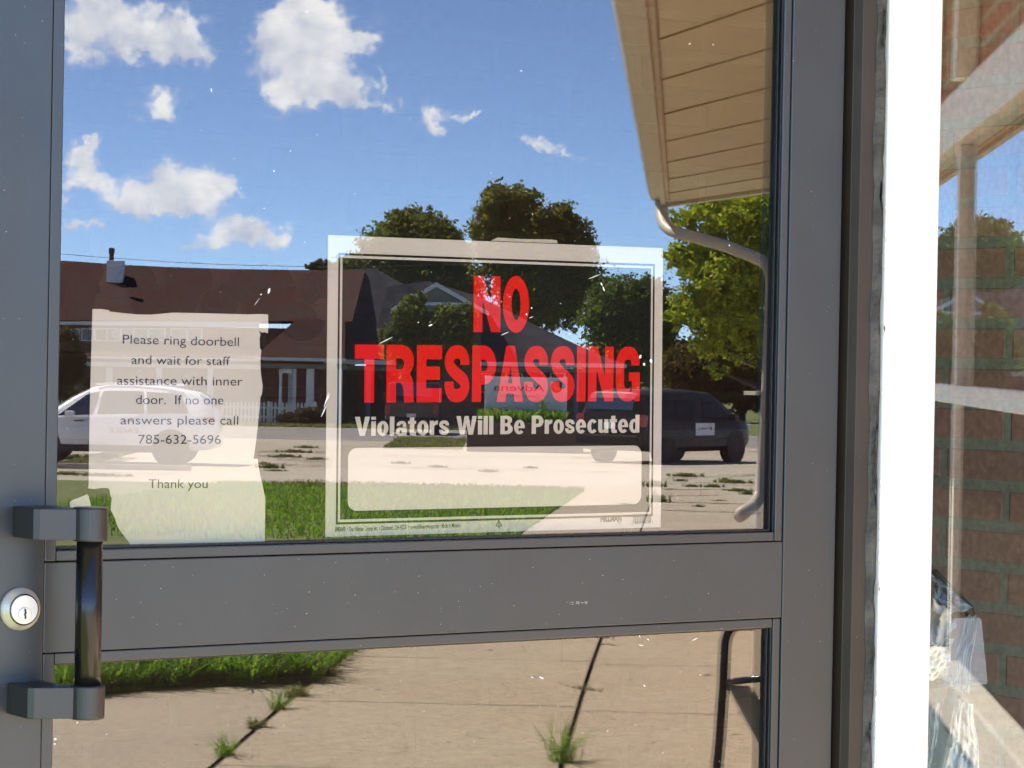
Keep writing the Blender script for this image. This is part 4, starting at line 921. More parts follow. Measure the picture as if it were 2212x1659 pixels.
def loft_car(root, st, m, win, shield, back):
    """st: rows of (x, zb, belt, top, w, wr)"""
    def ring(r):
        x, zb, be, tp, w, wr = r
        h = [(0, zb), (w*.9, zb), (w, zb+.12), (w*1.0, (zb+be)/2+.05), (w*.985, be-.05), (w*.95, be), (wr+.02, tp-.07), (wr*.9, tp-.012), (wr*.5, tp), (0, tp+.004)]
        return [(x, y, z) for y, z in h]+[(x, -y, z) for y, z in h[-2:0:-1]]
    rs = [ring(r) for r in st]; n = len(rs[0]); b = MB()
    vs = [p for r in rs for p in r]; fs = []
    for i in range(len(rs)-1):
        for k in range(n): fs.append((i*n+k, i*n+(k+1) % n, (i+1)*n+(k+1) % n, (i+1)*n+k))
    fs.append(tuple(range(n))[::-1]); fs.append(tuple((len(rs)-1)*n+k for k in range(n)))
    b.add(vs, fs); body = b.build('body', m, root, smooth=True)
    md = body.modifiers.new('edges', 'EDGE_SPLIT'); md.split_angle = R(38)
    xs = [r[0] for r in st]
    def at(x, f, side):                                # point on the flank of the cabin, f from belt to roof
        r = [float(np.interp(x, xs, [q[j] for q in st])) for j in range(6)]
        y0, z0, y1, z1 = r[4]*.95, r[2], r[5]+.02, r[3]-.07
        return (x, side*((y0+(y1-y0)*f)+.014), z0+(z1-z0)*f+.004)
    for side in (1, -1):
        for quad in win:
            b = MB(); k = 6; vs = []
            for i in range(k+1):
                t = i/k; xb = quad[0]+(quad[1]-quad[0])*t; xt = quad[2]+(quad[3]-quad[2])*t
                vs += [at(xb, .10, side), at(xt, .90, side)]
            b.add(vs, [(2*i, 2*i+2, 2*i+3, 2*i+1) for i in range(k)]); b.build('side_window', M['carglass'], root)
    def front(x0, x1, name, sgn):
        b = MB(); vs = []; k = 8
        for i in range(k+1):
            x = x0+(x1-x0)*i/k; r = [float(np.interp(x, xs, [q[j] for q in st])) for j in range(6)]
            for f in (-.9, -.5, 0, .5, .9): vs.append((x+sgn*.012, r[5]*f, r[3]+(.016 if abs(f) < .8 else .004)))
        b.add(vs, [(i*5+j, i*5+j+1, i*5+j+6, i*5+j+5) for i in range(k) for j in range(4)]); b.build(name, M['carglass'], root)
    if shield: front(*shield, 'windshield', 1)
    if back: front(*back, 'rear_window', -1)
    return at
def wheel(root, x, y, r, side, wdt=.2):
    w = MB(); s = side
    w.lathe([(r*.62, 0), (r*.70, s*.012), (r*.92, s*.012), (r, -s*.02), (r, -s*wdt), (r*.6, -s*wdt)], (x, y, r), 'y', 32)
    t = w.build('wheel', M['tyre'], root)
    q = MB(); q.lathe([(r*.62, -s*.03), (r*.60, -s*.005), (r*.54, -s*.005), (r*.52, -s*.04)], (x, y, r), 'y', 30); q.build('rim', M['rim'], t)
    sp = MB()
    for k in range(7):
        a = 2*math.pi*k/7; c, d = math.cos(a), math.sin(a); p, e = .03*r/.34, .018*r/.34
        sp.prism([(x+c*.04-d*e, r+d*.04+c*e), (x+c*r*.55-d*p, r+d*r*.55+c*p), (x+c*r*.55+d*p, r+d*r*.55-c*p), (x+c*.04+d*e, r+d*.04-c*e)], y-s*.03, y-s*.008, 'y')
    sp.build('spokes', M['rim'], t)
    ar = MB(); ar.lathe([(r*1.0, s*.003), (r*1.16, s*.003), (r*1.16, -s*.25), (.01, -s*.25)], (x, y, r*1.02), 'y', 32); ar.build('wheel_arch', M['trim'], root)
    return t
def lbox(root, name, m, x0, x1, y0, y1, z0, z1, bev=.01): return MB().box(x0, x1, y0, y1, z0, z1).build(name, m, root, bevel=bev)

l, D = ground(379, 1003.5); D -= .3
sv_ = thing('white_car', 'white hatchback style SUV parked by the kerb, showing through the paper note', 'car', tuple(world((379-1106)/KU*(D+.9)-1.33, D+.9, gz(D))), YAW+math.pi)
sst = [(-2.30, .42, .88, .96, .70, .60), (-2.27, .36, .98, 1.12, .80, .66), (-2.12, .32, 1.05, 1.33, .87, .63), (-1.85, .30, 1.05, 1.53, .905, .61), (-1.3, .28, 1.03, 1.63, .92, .60), (-.6, .27, 1.0, 1.67, .92, .60), (0, .27, .98, 1.67, .92, .60), (.35, .27, .97, 1.62, .92, .60),
       (.75, .27, .97, 1.42, .92, .63), (1.15, .28, .98, 1.16, .92, .70), (1.35, .28, 1.0, 1.07, .92, .78), (1.7, .29, .96, 1.03, .90, .78), (2.05, .32, .88, .95, .84, .70), (2.24, .36, .76, .84, .72, .6), (2.32, .42, .6, .66, .55, .45)]
at = loft_car(sv_, sst, M['carwhite'], [(-1.72, -.85, -1.55, -.80), (-.78, .22, -.74, .12), (.30, 1.05, .18, .48)], (.42, 1.22), (-2.2, -1.9))
for sd in (1, -1):
    wheel(sv_, -1.36, sd*.925, .345, sd); wheel(sv_, 1.36, sd*.925, .345, sd)
    lbox(sv_, 'side_sill', M['trim'], -1.0, 1.0, sd*.90-.03, sd*.90+.035, .25, .40)
    lbox(sv_, 'door_handle', M['carblack'], -.55, -.36, sd*.925-.02, sd*.925+.015, .90, .925); lbox(sv_, 'door_handle', M['carblack'], .50, .69, sd*.925-.02, sd*.925+.015, .89, .915)
    lbox(sv_, 'mirror', M['carwhite'], .66, .86, sd*.94, sd*1.13+0 if sd > 0 else sd*1.13, .98, 1.11, .03) if sd > 0 else lbox(sv_, 'mirror', M['carwhite'], .66, .86, -1.13, -.94, .98, 1.11, .03)
    lbox(sv_, 'tail_lamp', M['redlamp'], -2.28, -2.02, sd*.80-.07, sd*.80+.075, .92, 1.02); lbox(sv_, 'headlight', M['whitelamp'], 1.95, 2.18, sd*.74-.07, sd*.74+.07, .74, .86)
    lbox(sv_, 'roof_rail', M['carwhite'], -1.5, .3, sd*.56-.02, sd*.56+.02, 1.66, 1.70)
    text_mesh('EAGLE', (0, 0), (1, 0), .11, 'door_lettering', M['redlamp'], sv_, (lambda x, y: (-.05-x*.62 if True else 0, .933, .66+y)) if sd > 0 else (lambda x, y: (-.67+x*.62, -.933, .66+y)))

l, D = ground(1443, 1001.5)
hd_ = R(-53); hx, hy = math.cos(hd_), math.sin(hd_); nx, ny = -hy, hx
px_, py_ = l+1.5*hx-.96*nx, -D+1.5*hy-.96*ny
vn = thing('black_minivan', 'black minivan with a small white company placard on its side, parked under the leafy tree', 'van', tuple(world(px_, -py_, gz(D))), YAW+hd_)
vst = [(-2.55, .40, .90, .98, .78, .66), (-2.53, .36, 1.02, 1.25, .90, .72), (-2.45, .33, 1.08, 1.52, .96, .72), (-2.30, .30, 1.10, 1.70, .98, .72), (-1.9, .28, 1.09, 1.75, .99, .72), (-1, .27, 1.06, 1.77, 1.0, .72), (0, .27, 1.03, 1.77, 1.0, .72), (.7, .27, 1.0, 1.72, 1.0, .71), (1.05, .27, .99, 1.60, .99, .71),
       (1.5, .28, 1.0, 1.34, .98, .74), (1.85, .29, 1.02, 1.14, .97, .80), (2.15, .31, .96, 1.04, .92, .78), (2.4, .35, .84, .92, .82, .66), (2.55, .42, .62, .68, .62, .5)]
loft_car(vn, vst, M['carblack'], [(-2.2, -1.15, -2.1, -1.1), (-1.05, .15, -1.0, .1), (.25, 1.45, .2, .88)], (.95, 1.8), (-2.525, -2.34))
for sd in (1, -1):
    wheel(vn, -1.5, sd*1.0, .345, sd); wheel(vn, 1.55, sd*1.0, .345, sd)
    lbox(vn, 'tail_lamp', M['redlamp'], -2.56, -2.34, sd*.86-.10, sd*.86+.115, .88, 1.17); lbox(vn, 'headlight', M['whitelamp'], 2.1, 2.42, sd*.78-.08, sd*.78+.08, .78, .92)
    lbox(vn, 'mirror', M['carblack'], 1.15, 1.35, (1.0 if sd > 0 else -1.2), (1.2 if sd > 0 else -1.0), 1.02, 1.18, .03)
    lbox(vn, 'sliding_door_track', M['trim'], -2.1, -.2, sd*.995-.01, sd*.995+.008, .98, 1.0, .002)
    pc = lbox(vn, 'company_placard', mat('placard_white', (.75, .75, .78), .5), -.32, .52, sd*1.006-.004, sd*1.006+.004, .66, .96, .002)
    fnp = (lambda x, y: (.42-x, 1.0115, .80+y)) if sd > 0 else (lambda x, y: (-.22+x, -1.0115, .80+y))
    text_mesh('Advena', (.14, 0), (.62, 0), .075, 'placard_lettering', M['ink'], pc, fnp)
    rg = MB(); rg.lathe([(.045, 0), (.028, 0)], (.36 if sd > 0 else -.16, sd*1.012, .83), 'y', 20); rg.build('placard_emblem', M['ink'], pc, fix=False)
for c_ in vn.children:
    if c_.name.startswith('side_window'): c_.data.materials[0] = M['tint']
lbox(vn, 'rear_bumper', M['carblack'], -2.66, -2.45, -.93, .93, .42, .68, .05); lbox(vn, 'licence_plate', M['whitelamp'], -2.575, -2.54, -.16, .16, .82, .97)

l, D = ground(898, 949)
D = 101.0; l = (896-1106)/KU*D
pk = thing('red_pickup_truck', 'dark red pickup truck seen from behind in front of the grey roofed house', 'pickup truck', tuple(world(l, D, gz(D))), YAW+math.pi*1.5-math.pi+R(180)*0)
pk.rotation_euler = (0, 0, YAW-math.pi/2)              # nose away from the viewer: local +x points away
bd = MB(); bd.prism([(-2.7, .55), (-2.7, 1.12), (-.75, 1.14), (-.70, 1.30), (-.45, 1.80), (.6, 1.82), (1.15, 1.2), (2.5, 1.08), (2.65, .9), (2.65, .5)], -.92, .92, 'y')
bo = bd.build('body', M['carred'], pk, bevel=.06)
lbox(pk, 'tailgate', M['carred'], -2.735, -2.702, -.72, .72, .62, 1.10, .02); lbox(pk, 'rear_bumper', M['trim'], -2.86, -2.72, -.94, .94, .46, .60, .03)
MB().add([(-.725, -.66, 1.32), (-.725, .66, 1.32), (-.48, .62, 1.74), (-.48, -.62, 1.74)], [(0, 1, 2, 3)]).build('rear_window', M['carglass'], pk).location = (-.02, 0, .01)
lbox(pk, 'licence_plate', M['whitelamp'], -2.865, -2.85, -.16, .16, .64, .76)
for sd in (1, -1):
    wheel(pk, -1.75, sd*.94, .39, sd, .26); wheel(pk, 1.75, sd*.94, .39, sd, .26); lbox(pk, 'tail_lamp', M['redlamp'], -2.74, -2.62, sd*.83-.09, sd*.83+.095, .72, 1.08)
    lbox(pk, 'mirror', M['trim'], .75, .95, (.93 if sd > 0 else -1.15), (1.15 if sd > 0 else -.93), 1.22, 1.42, .03)

# ------------------------------------------------------------------ company sign on its brick planter
D = 78.0; k = D/KU
sg = thing('company_sign', 'grey white company sign board with a round coloured emblem above the brick planter', 'sign', tuple(world((1136-1106)*k, D, gz(D))), YAW)
def sz(v, u=1136): return CAM.z+(vh(u)-v)*k-gz(D)
def sx(u): return (u-1136)*k
M['board'] = mat('sign_board_grey', (.72, .75, .78), .5, 0, .04, 3)
MB().box(sx(1053), sx(1220), -.06, .06, sz(886), sz(815)).build('board', M['board'], sg, bevel=.01)
for u in (1053, 1220): MB().box(sx(u)-.07, sx(u)+.07, -.075, .075, sz(930), sz(813.5)).build('sign_post', M['board'], sg, bevel=.01)
fs_ = lambda x, y: (x, .0625, y)
def mtext(s, uL, uR, vB, cap, m, name, bold=0): text_mesh(s, (-sx(uL), 0), (-sx(uR), 0), cap*k, name, m, sg, lambda x, y: (-x, .0625, sz(vB)+y), bold)
mtext('Advena', 1177, 1066, 845, 15, mat('sign_ink', (.05, .045, .05), .6), 'board_lettering')
mtext('LIVING ON CANDLEWOOD', 1166, 1078, 858, 4.5, bpy.data.materials['sign_ink'], 'board_lettering') if False else mtext('CARE CENTER', 1166, 1078, 858, 4.0, bpy.data.materials['sign_ink'], 'board_lettering')
em = MB(); c_ = (sx(1203), .063, sz(835)); rr = 13*k
def seg(r0, r1, a0, a1, m, y, cx=0, cz=0):
    b = MB(); n = 24; vs = []
    for i in range(n+1):
        a = R(a0+(a1-a0)*i/n); vs += [(c_[0]+cx*k+r0*k*math.cos(a), y, c_[2]+cz*k+r0*k*math.sin(a)), (c_[0]+cx*k+r1*k*math.cos(a), y, c_[2]+cz*k+r1*k*math.sin(a))]
    b.add(vs, [(2*i, 2*i+1, 2*i+3, 2*i+2) for i in range(n)]); b.build('board_emblem', m, sg, fix=False)
seg(.2, 12.8, 0, 360, mat('emblem_red', (.42, .02, .02), .5), .0630); seg(.2, 9.6, 0, 360, mat('emblem_orange', (.55, .10, .015), .5), .0635, 1, 1)
seg(.2, 7.4, 0, 360, mat('emblem_green', (.16, .25, .03), .5), .0640, 3.6, 2.6); seg(.2, 6.4, 0, 360, mat('emblem_navy', (.02, .035, .06), .5), .0645, 4.2, 4.6); seg(7, 9.4, -60, 130, M['ink'], .0650, 3.6, 3.4)
Dp = 76.6; kp = Dp/KU
pl = thing('brick_planter', 'low brown brick planter box under the company sign', 'planter', tuple(world((1137-1106)*kp, Dp, gz(Dp))), YAW)
M['planterbrick'] = brick_mat('planter_brick', (.13, .075, .05), (.11, .065, .045), (.12, .085, .065), .2, .07, .01, ('X', 'Z'))
hpl = CAM.z+(vh(1137)-914)*kp-gz(Dp); wpl = (1263-1011)/2*kp
MB().box(-wpl, wpl, -1.9, 0, -.1, hpl).build('planter_wall', M['planterbrick'], pl); MB().box(-wpl+.1, wpl-.1, -1.8, -.1, hpl+.001, hpl+.01).build('planter_soil', M['joint'], pl)
pg = blades('planter_plant', [(random.uniform(-wpl+.3, wpl-.5), random.uniform(-1.6, -.2), hpl) for _ in range(1500)], .34, .05, M['grass'], .7, kind=None); pg.parent = pl
rt = Matrix.Translation(pl.location)@Matrix.Rotation(YAW, 4, 'Z')
for i, (u, v, c, lab) in enumerate([(1072, 885, (.75, .60, .02), 'bright yellow flower head over the left end of the brick planter'), (1085, 905, (.65, .52, .03), 'small yellow flower low among the planter leaves')]):
    fl2 = thing('flower', lab, 'flower', tuple(rt@Vector(((u-1137)*kp, -.2-.2*i, hpl))), YAW)
    hh = CAM.z+(vh(u)-v)*kp-gz(Dp)-hpl
    MB().tube([(0, 0, 0), (.02, 0, hh*.6), (0, 0, hh)], .012, 6).build('stem', M['grass'], fl2)
    hb = MB()
    for q in range(9):
        a = q*2*math.pi/9; hb.add([(0, .02, hh), (.05*math.cos(a-.3), .03, hh+.05*math.sin(a-.3)), (.085*math.cos(a), .02, hh+.085*math.sin(a)), (.05*math.cos(a+.3), .03, hh+.05*math.sin(a+.3))], [(0, 1, 2, 3)])
    hb.build('petals', mat('petal_yellow', c, .6), fl2, fix=False)
bs_ = thing('sapling', 'thin dark sapling in front of the lower right of the company sign board', 'plant', tuple(rt@Vector(((1172-1137)*kp, -.25, hpl))), YAW)
MB().tube([(0, 0, 0), (.02, 0, .3), (0, 0, .62)], .012, 6).build('stem', M['joint'], bs_)
blades('leaves', [(random.gauss(0, .07), random.gauss(0, .05), random.uniform(.15, .58)) for _ in range(70)], .09, .04, M['grass'], 1.3, kind=None, parent=bs_)

# ------------------------------------------------------------------ houses across the street
M['hbrick'] = brick_mat('house_brick', (.24, .095, .07), (.20, .08, .06), (.22, .14, .11), .3, .1, .012)
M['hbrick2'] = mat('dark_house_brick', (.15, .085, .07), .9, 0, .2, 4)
M['roof_red'] = mat('red_brown_shingles', (.120, .062, .052), .9, 0, .25, 1.2, .3, 12, col2=(.082, .056, .050), spec=0)
M['roof_grey'] = mat('grey_shingles', (.062, .062, .072), .9, 0, .2, 1.5, .3, 12, spec=0)
M['htrim'] = mat('house_trim', (.78, .79, .84), .6, 0, .05, 2)
M['siding'] = mat('gable_siding', (.20, .22, .20), .7, 0, .08, 2)
M['hglass'] = mat('house_window', (.02, .022, .025), .08, spec=.8)
DH = 121.0; kh_ = DH/KU; ZH = gz(DH)
def HX(u, u0): return (u-u0)*kh_
def HZ(v, u): return CAM.z+(vh(u)-v)*kh_-ZH
def quadroof(parent, pts, m, name='roof', th=.12):
    b = MB(); n = len(pts); b.add(list(pts)+[(x, y, z-th) for x, y, z in pts], [tuple(range(n)), tuple(range(n, 2*n))[::-1]]+[(i, (i+1) % n, n+(i+1) % n, n+i) for i in range(n)]); return b.build(name, m, parent)
u0 = 430
h1 = thing('brick_house', 'long brick house with a red brown roof, a row of upper windows and white columns', 'house', tuple(world((u0-1106)*kh_, DH, ZH)), YAW)
X = lambda u: HX(u, u0)
def ZR(v, u, dy): return CAM.z+(vh(u)-v)*(kh_*(1+dy/DH))-ZH
rdg = [(-60, 556), (130, 564), (240, 572), (360, 577.5), (480, 581), (620, 583), (720, 584), (760, 585)]
DY = 4.5
top = [(X(u)*(1+DY/DH), -DY, ZR(v, u, DY)) for u, v in rdg]; ev = [(X(u), .6, ZR(693+(u-430)*.004, u, -.6)) for u, v in rdg]
for i in range(len(rdg)-1):
    pass
b = MB(); n = len(rdg); b.add(top+ev, [(i, i+1, n+i+1, n+i) for i in range(n-1)]); ro = b.build('roof', M['roof_red'], h1); ro.modifiers.new('solid', 'SOLIDIFY').thickness = .12
bkr = MB().add(top+[(p[0], -10, ev[i][2]) for i, p in enumerate(top)], [(i, i+1, n+i+1, n+i) for i in range(n-1)]).build('roof', M['roof_red'], h1)
MB().prism([(X(-60), HZ(708, 430)), (X(560), HZ(708, 560)), (X(560), HZ(695, 560)), (X(-60), HZ(695, -60))], .35, .62, 'y').build('fascia', M['htrim'], h1)
MB().box(X(-60), X(740), -9.5, -.2, 0, HZ(706, 430)).build('wall', M['hbrick'], h1)
for (a, c) in [(128, 167), (175, 200), (204, 226), (230, 257), (260, 285), (288, 316), (320, 352), (369, 400), (404, 432), (60, 96), (100, 126)]:
    f = MB().box(X(a)-.06, X(c)+.06, -.21, -.13, HZ(737, a), HZ(708.5, a)).build('window', M['htrim'], h1)
    MB().box(X(a)+.02, X(c)-.02, -.14, -.115, HZ(734, a), HZ(712, a)).build('pane', M['hglass'], f)
quadroof(h1, [(X(-60), -.19, HZ(745, 430)), (X(565), -.19, HZ(745, 430)), (X(565), 1.6, HZ(772, 430)), (X(-60), 1.6, HZ(772, 430))], M['roof_red'], 'porch_roof')
MB().box(X(-60), X(565), 1.45, 1.65, HZ(776, 300), HZ(770.5, 300)).build('porch_gutter', M['htrim'], h1)
MB().box(X(-60), X(565), .9, 1.1, HZ(793, 300), HZ(783, 300)).build('porch_beam', M['htrim'], h1)
for u in (243, 350, 460, 90):
    MB().box(X(u)-.12, X(u)+.12, .85, 1.12, 0, HZ(793.5, u)).build('column', M['htrim'], h1, bevel=.02)
for (a, c) in [(140, 185), (270, 320), (390, 430)]:
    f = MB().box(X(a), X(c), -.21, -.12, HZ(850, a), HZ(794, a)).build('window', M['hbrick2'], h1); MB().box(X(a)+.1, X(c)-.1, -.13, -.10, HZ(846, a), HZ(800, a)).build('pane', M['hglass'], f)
# chimney: white box with a dark flue
cb_ = MB().box(X(226), X(262), -DY-.2, -DY+.5, ZR(617, 240, DY-1), ZR(566, 240, DY)).build('chimney', M['htrim'], ro); cb_.location = (-.40, 1.2, 0)
MB().lathe([(.10, 0), (.10, .30), (.13, .31), (.13, .52), (.05, .55)], (X(249)*(1+DY/DH), -DY+1.3, ZR(567, 249, DY)), 'z', 16).build('flue', mat('rusty_flue', (.06, .03, .028), .6, .4), cb_)
# entrance porch of the brick house
quadroof(h1, [(X(640), .55, HZ(691, 640)), (X(745), .55, HZ(691, 745)), (X(752), 2.6, HZ(774, 750)), (X(560), 2.6, HZ(772, 560))], M['roof_red'], 'porch_roof')
quadroof(h1, [(X(640), .54, HZ(691.2, 640)), (X(560), 2.59, HZ(772, 560)), (X(558), .54, HZ(764, 560))], M['roof_red'], 'porch_roof')
MB().box(X(560), X(755), 2.45, 2.66, HZ(780, 650), HZ(773, 650)).build('porch_gutter', M['htrim'], h1); MB().box(X(570), X(755), 2.0, 2.2, HZ(796, 650), HZ(786, 650)).build('porch_beam', M['siding'], h1)
for u, w in ((615, .06), (629, .22), (645, .06), (678, .16), (740, .12)):
    MB().box(X(u)-w, X(u)+w, 1.95, 2.22, 0 if w < .2 else HZ(806, u), HZ(796.5, u)).build('column', M['htrim'], h1)
MB().box(X(622), X(636), -.2, -.12, 0, HZ(806, 630)).build('front_door', M['htrim'], h1)
vt = MB().lathe([(.02, .62), (.2, .5), (.22, .2), (.14, 0)], (X(624), .9, HZ(757, 624)), 'z', 12).build('roof_vent', M['htrim'], h1)
# picket fence
def picket(u_a, u_b, vt_, vb, Dp, lab):
    kk = Dp/KU; z0 = gz(Dp); zt = CAM.z+(vh(u_a)-vt_)*kk-z0
    f = thing('picket_fence', lab, 'fence', tuple(world((u_a-1106)*kk, Dp, z0)), YAW); Ln = (u_b-u_a)*kk
    m = MB(); x = 0
    while x < Ln:
        m.prism([(x, .06), (x+.085, .06), (x+.085, zt-.06), (x+.042, zt), (x, zt-.06)], -.012, .012, 'y'); x += .155
    m.build('pickets', M['htrim'], f); MB().box(0, Ln, -.05, -.013, .22, .30).box(0, Ln, -.05, -.013, zt*.68, zt*.68+.08).build('rail', M['htrim'], f)
    for xx in (0, Ln/2, Ln): MB().box(xx-.06, xx+.06, -.14, -.0505, 0, zt+.02).build('fence_post', M['htrim'], f)
picket(480, 682, 866, 915, 117, 'white picket fence in front of the entrance porch of the brick house')
picket(60, 330, 862, 905, 117.3, 'long white picket fence behind the white car')

u1 = 1020
h2 = thing('grey_roof_house', 'low house with a large grey shingle roof, a small front gable and an open carport', 'house', tuple(world((u1-1106)*kh_, DH, ZH)), YAW)
X2 = lambda u: HX(u, u1)
def P2(u, v, dy): s_ = 1+dy/DH; return (X2(u)*s_+(u1-1106)*kh_*(s_-1), -dy, CAM.z+(vh(u)-v)*kh_*s_-ZH)
eL, eR = P2(690, 777, -.5), P2(1356, 790, -.5)
quadroof(h2, [P2(700, 586, 5), P2(803, 579, 5), P2(866, 613, 4.6), P2(1120, 790, -.5), eL], M['roof_grey'])
quadroof(h2, [P2(803, 579, 5), P2(862, 611, 5.2), P2(880, 640, 9), P2(800, 640, 9)], M['roof_grey'])
quadroof(h2, [P2(834, 620, 3.4), P2(918, 607, 4.2), P2(1030, 640, 4.2), P2(1250, 750, 1.2), (eR[0], eR[1], eR[2]), P2(790, 786, -.53)], M['roof_grey'])
quadroof(h2, [P2(918, 607, 4.2), P2(1030, 640, 4.3), P2(1250, 750, 4.3), P2(1360, 790, 6), P2(880, 760, 9)], M['roof_grey'])
# cross gable
gy = -1.2
A_, B_, C_ = P2(842, 668, gy), P2(939, 611, gy), P2(1054, 675, gy)
MB().add([P2(850, 671, gy+.15), P2(939, 617, gy+.15), P2(1046, 677, gy+.15)], [(0, 1, 2)]).build('gable_wall', M['siding'], h2).modifiers.new('solid', 'SOLIDIFY').thickness = .1
for p, q in ((A_, B_), (B_, C_)):
    quadroof(h2, [(p[0], p[1]+.05, p[2]), (q[0], q[1]+.05, q[2]), (q[0], -4.2, q[2]), (p[0], -4.2, p[2])], M['roof_grey'], 'gable_roof', .1)
    MB().add([(p[0], p[1]+.09, p[2]+.02), (q[0], q[1]+.09, q[2]+.02), (q[0], q[1]+.09, q[2]-.17), (p[0], p[1]+.09, p[2]-.17)], [(0, 1, 2, 3)]).build('bargeboard', M['htrim'], h2).modifiers.new('solid', 'SOLIDIFY').thickness = .05
MB().box(P2(870, 650, gy)[0], P2(1022, 650, gy)[0], -gy-.02, -gy+.04, P2(940, 660, gy)[2], P2(940, 653, gy)[2]).build('gable_band', M['htrim'], h2)
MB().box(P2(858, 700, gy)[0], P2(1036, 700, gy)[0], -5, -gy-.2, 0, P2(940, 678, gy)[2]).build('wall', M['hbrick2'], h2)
MB().prism([(X2(700), HZ(786, 700)), (X2(1352), HZ(795, 1352)), (X2(1352), HZ(786.5, 1352)), (X2(700), HZ(776, 700))], .5, .62, 'y').build('fascia', M['htrim'], h2)
MB().prism([(X2(700), HZ(800, 700)), (X2(1340), HZ(806, 1340)), (X2(1340), HZ(797, 1340)), (X2(700), HZ(789, 700))], .2, .42, 'y').build('beam', M['siding'], h2)
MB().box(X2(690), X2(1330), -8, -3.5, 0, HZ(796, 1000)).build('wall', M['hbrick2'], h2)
for u in (797, 1245):
    MB().box(X2(u)-.10, X2(u)+.10, .2, .40, 0, HZ(800, u)).build('carport_post', mat('blue_grey_paint', (.09, .16, .27), .6), h2)
for (a, c) in ((1000, 1060), (1090, 1130), (1190, 1225)):
    f = MB().box(X2(a), X2(c), -3.5, -3.42, HZ(850, a), HZ(806, a)).build('window', M['htrim'], h2); MB().box(X2(a)+.08, X2(c)-.08, -3.43, -3.40, HZ(847, a), HZ(809, a)).build('pane', M['hglass'], f)

# overhead wire
wr = MB().tube([world((u-1106)/KU*105, 105, far(u, v, 105).z) for u, v in [(-200, 533), (0, 542), (130, 549), (240, 558), (360, 566), (480, 572), (600, 575), (720, 576.5), (900, 574), (1100, 566)]], .010, 5).build('overhead_wire', M['joint'])
tag(wr, 'thin overhead wire crossing the sky above the brick house roof', 'wire')

# ------------------------------------------------------------------ trees and shrubs
def tree(name, label, D, blobs, base_u, leaf, n, la, lb, group=None, trunk_r=.22, cat='tree', seed=0):
    """blobs: (u, v, ru, rv, weight) seen at distance D; real crown depth equals its width"""
    rg = np.random.default_rng(seed+11); k = D/KU
    lat0 = (base_u-1106)*k; root = thing(name, label, cat, tuple(world(lat0, D, gz(D))), YAW, group)
    zb = gz(D); L_ = []
    tw = sum(b[4]*b[2]*b[3] for b in blobs)
    cs = []
    for (u, v, ru, rv, w) in blobs:
        c = np.array([(u-base_u)*k, rg.uniform(-.3, .3)*ru*k, CAM.z+(vh(u)-v)*k-zb]); r = np.array([ru*k, ru*k*.9, rv*k]); cs.append((c, r))
        m_ = int(1.6*n*w*ru*rv/tw); ncl = max(6, m_//26)
        d = rg.normal(size=(ncl, 3)); d /= np.linalg.norm(d, axis=1)[:, None]
        rad = rg.uniform(.45, 1.08, ncl)[:, None]; cc = c+d*r*rad                      # sprays of leaves on and inside the lobe
        cl = rg.uniform(.10, .24, ncl)*min(r)
        for j in range(26):
            L_.append(cc+rg.normal(size=(ncl, 3))*np.array([1, 1, .7])*cl[:, None])
    P = np.concatenate(L_); n_ = len(P)
    a = rg.normal(size=(n_, 3)); a /= np.linalg.norm(a, axis=1)[:, None]; t = rg.normal(size=(n_, 3)); b = np.cross(a, t); b /= np.linalg.norm(b, axis=1)[:, None]
    s = leaf*.72*rg.uniform(.5, 1.6, n_)[:, None]
    V = np.stack([P-a*s, P+b*s*.55, P+a*s, P-b*s*.55], 1).reshape(-1, 3)
    F = (np.arange(n_)[:, None]*4+np.arange(4)[None]).tolist()
    me = bpy.data.meshes.new('crown'); me.from_pydata(V.tolist(), [], F); me.materials.append(leaf_mat(name+'_leaves', la, lb))
    o = bpy.data.objects.new('crown', me); COL.objects.link(o); o.parent = root
    tm = MB(); zc = min(c[2] for c, r in cs); top_ = max(c[2] for c, r in cs)
    tm.tube([(0, 0, -.2), (0.05, 0, zc*.5), (.1, .05, zc), (.05, 0, top_)], [trunk_r*1.3, trunk_r, trunk_r*.8, trunk_r*.2], 8)
    for c, r in cs: tm.tube([(.05, 0, max(.3, min(zc*.8, c[2]*.6))), tuple(c*.6+np.array([0, 0, c[2]*.25])), tuple(c)], [trunk_r*.5, trunk_r*.32, trunk_r*.1], 6)
    tm.build('trunk', M['bark'], root)
    return root
M['bark'] = mat('bark', (.06, .045, .033), .95, 0, .3, 6, .6, 20)
DK, DL = (.08, .14, .022), (.26, .28, .05)
tree('broad_tree', 'dark rounded tree top rising behind the grey roof, left of the tallest tree', 165, [(880, 500, 62, 48, 1), (845, 540, 70, 60, 1), (930, 530, 62, 60, 1), (980, 545, 32, 40, .8), (900, 600, 120, 60, 1), (780, 575, 50, 35, .8), (960, 620, 80, 60, 1), (860, 468, 20, 20, .6), (918, 470, 18, 20, .6)], 890, .16, 26000, DK, DL, 'trees behind the houses', seed=1)
tree('broad_tree', 'tallest tree, with a brownish crown above the middle of the black sign', 160, [(1070, 450, 45, 50, 1), (1110, 440, 52, 38, 1), (1060, 500, 48, 50, 1), (1140, 490, 58, 52, 1), (1205, 490, 38, 50, 1), (1225, 530, 50, 60, 1), (1120, 560, 100, 70, 1.2), (1060, 420, 22, 22, .7), (1207, 452, 16, 25, .6), (1180, 640, 110, 70, 1), (1240, 600, 60, 60, 1), (1030, 510, 18, 22, .5)], 1140, .15, 36000, (.10, .14, .022), (.33, .29, .05), 'trees behind the houses', seed=2)
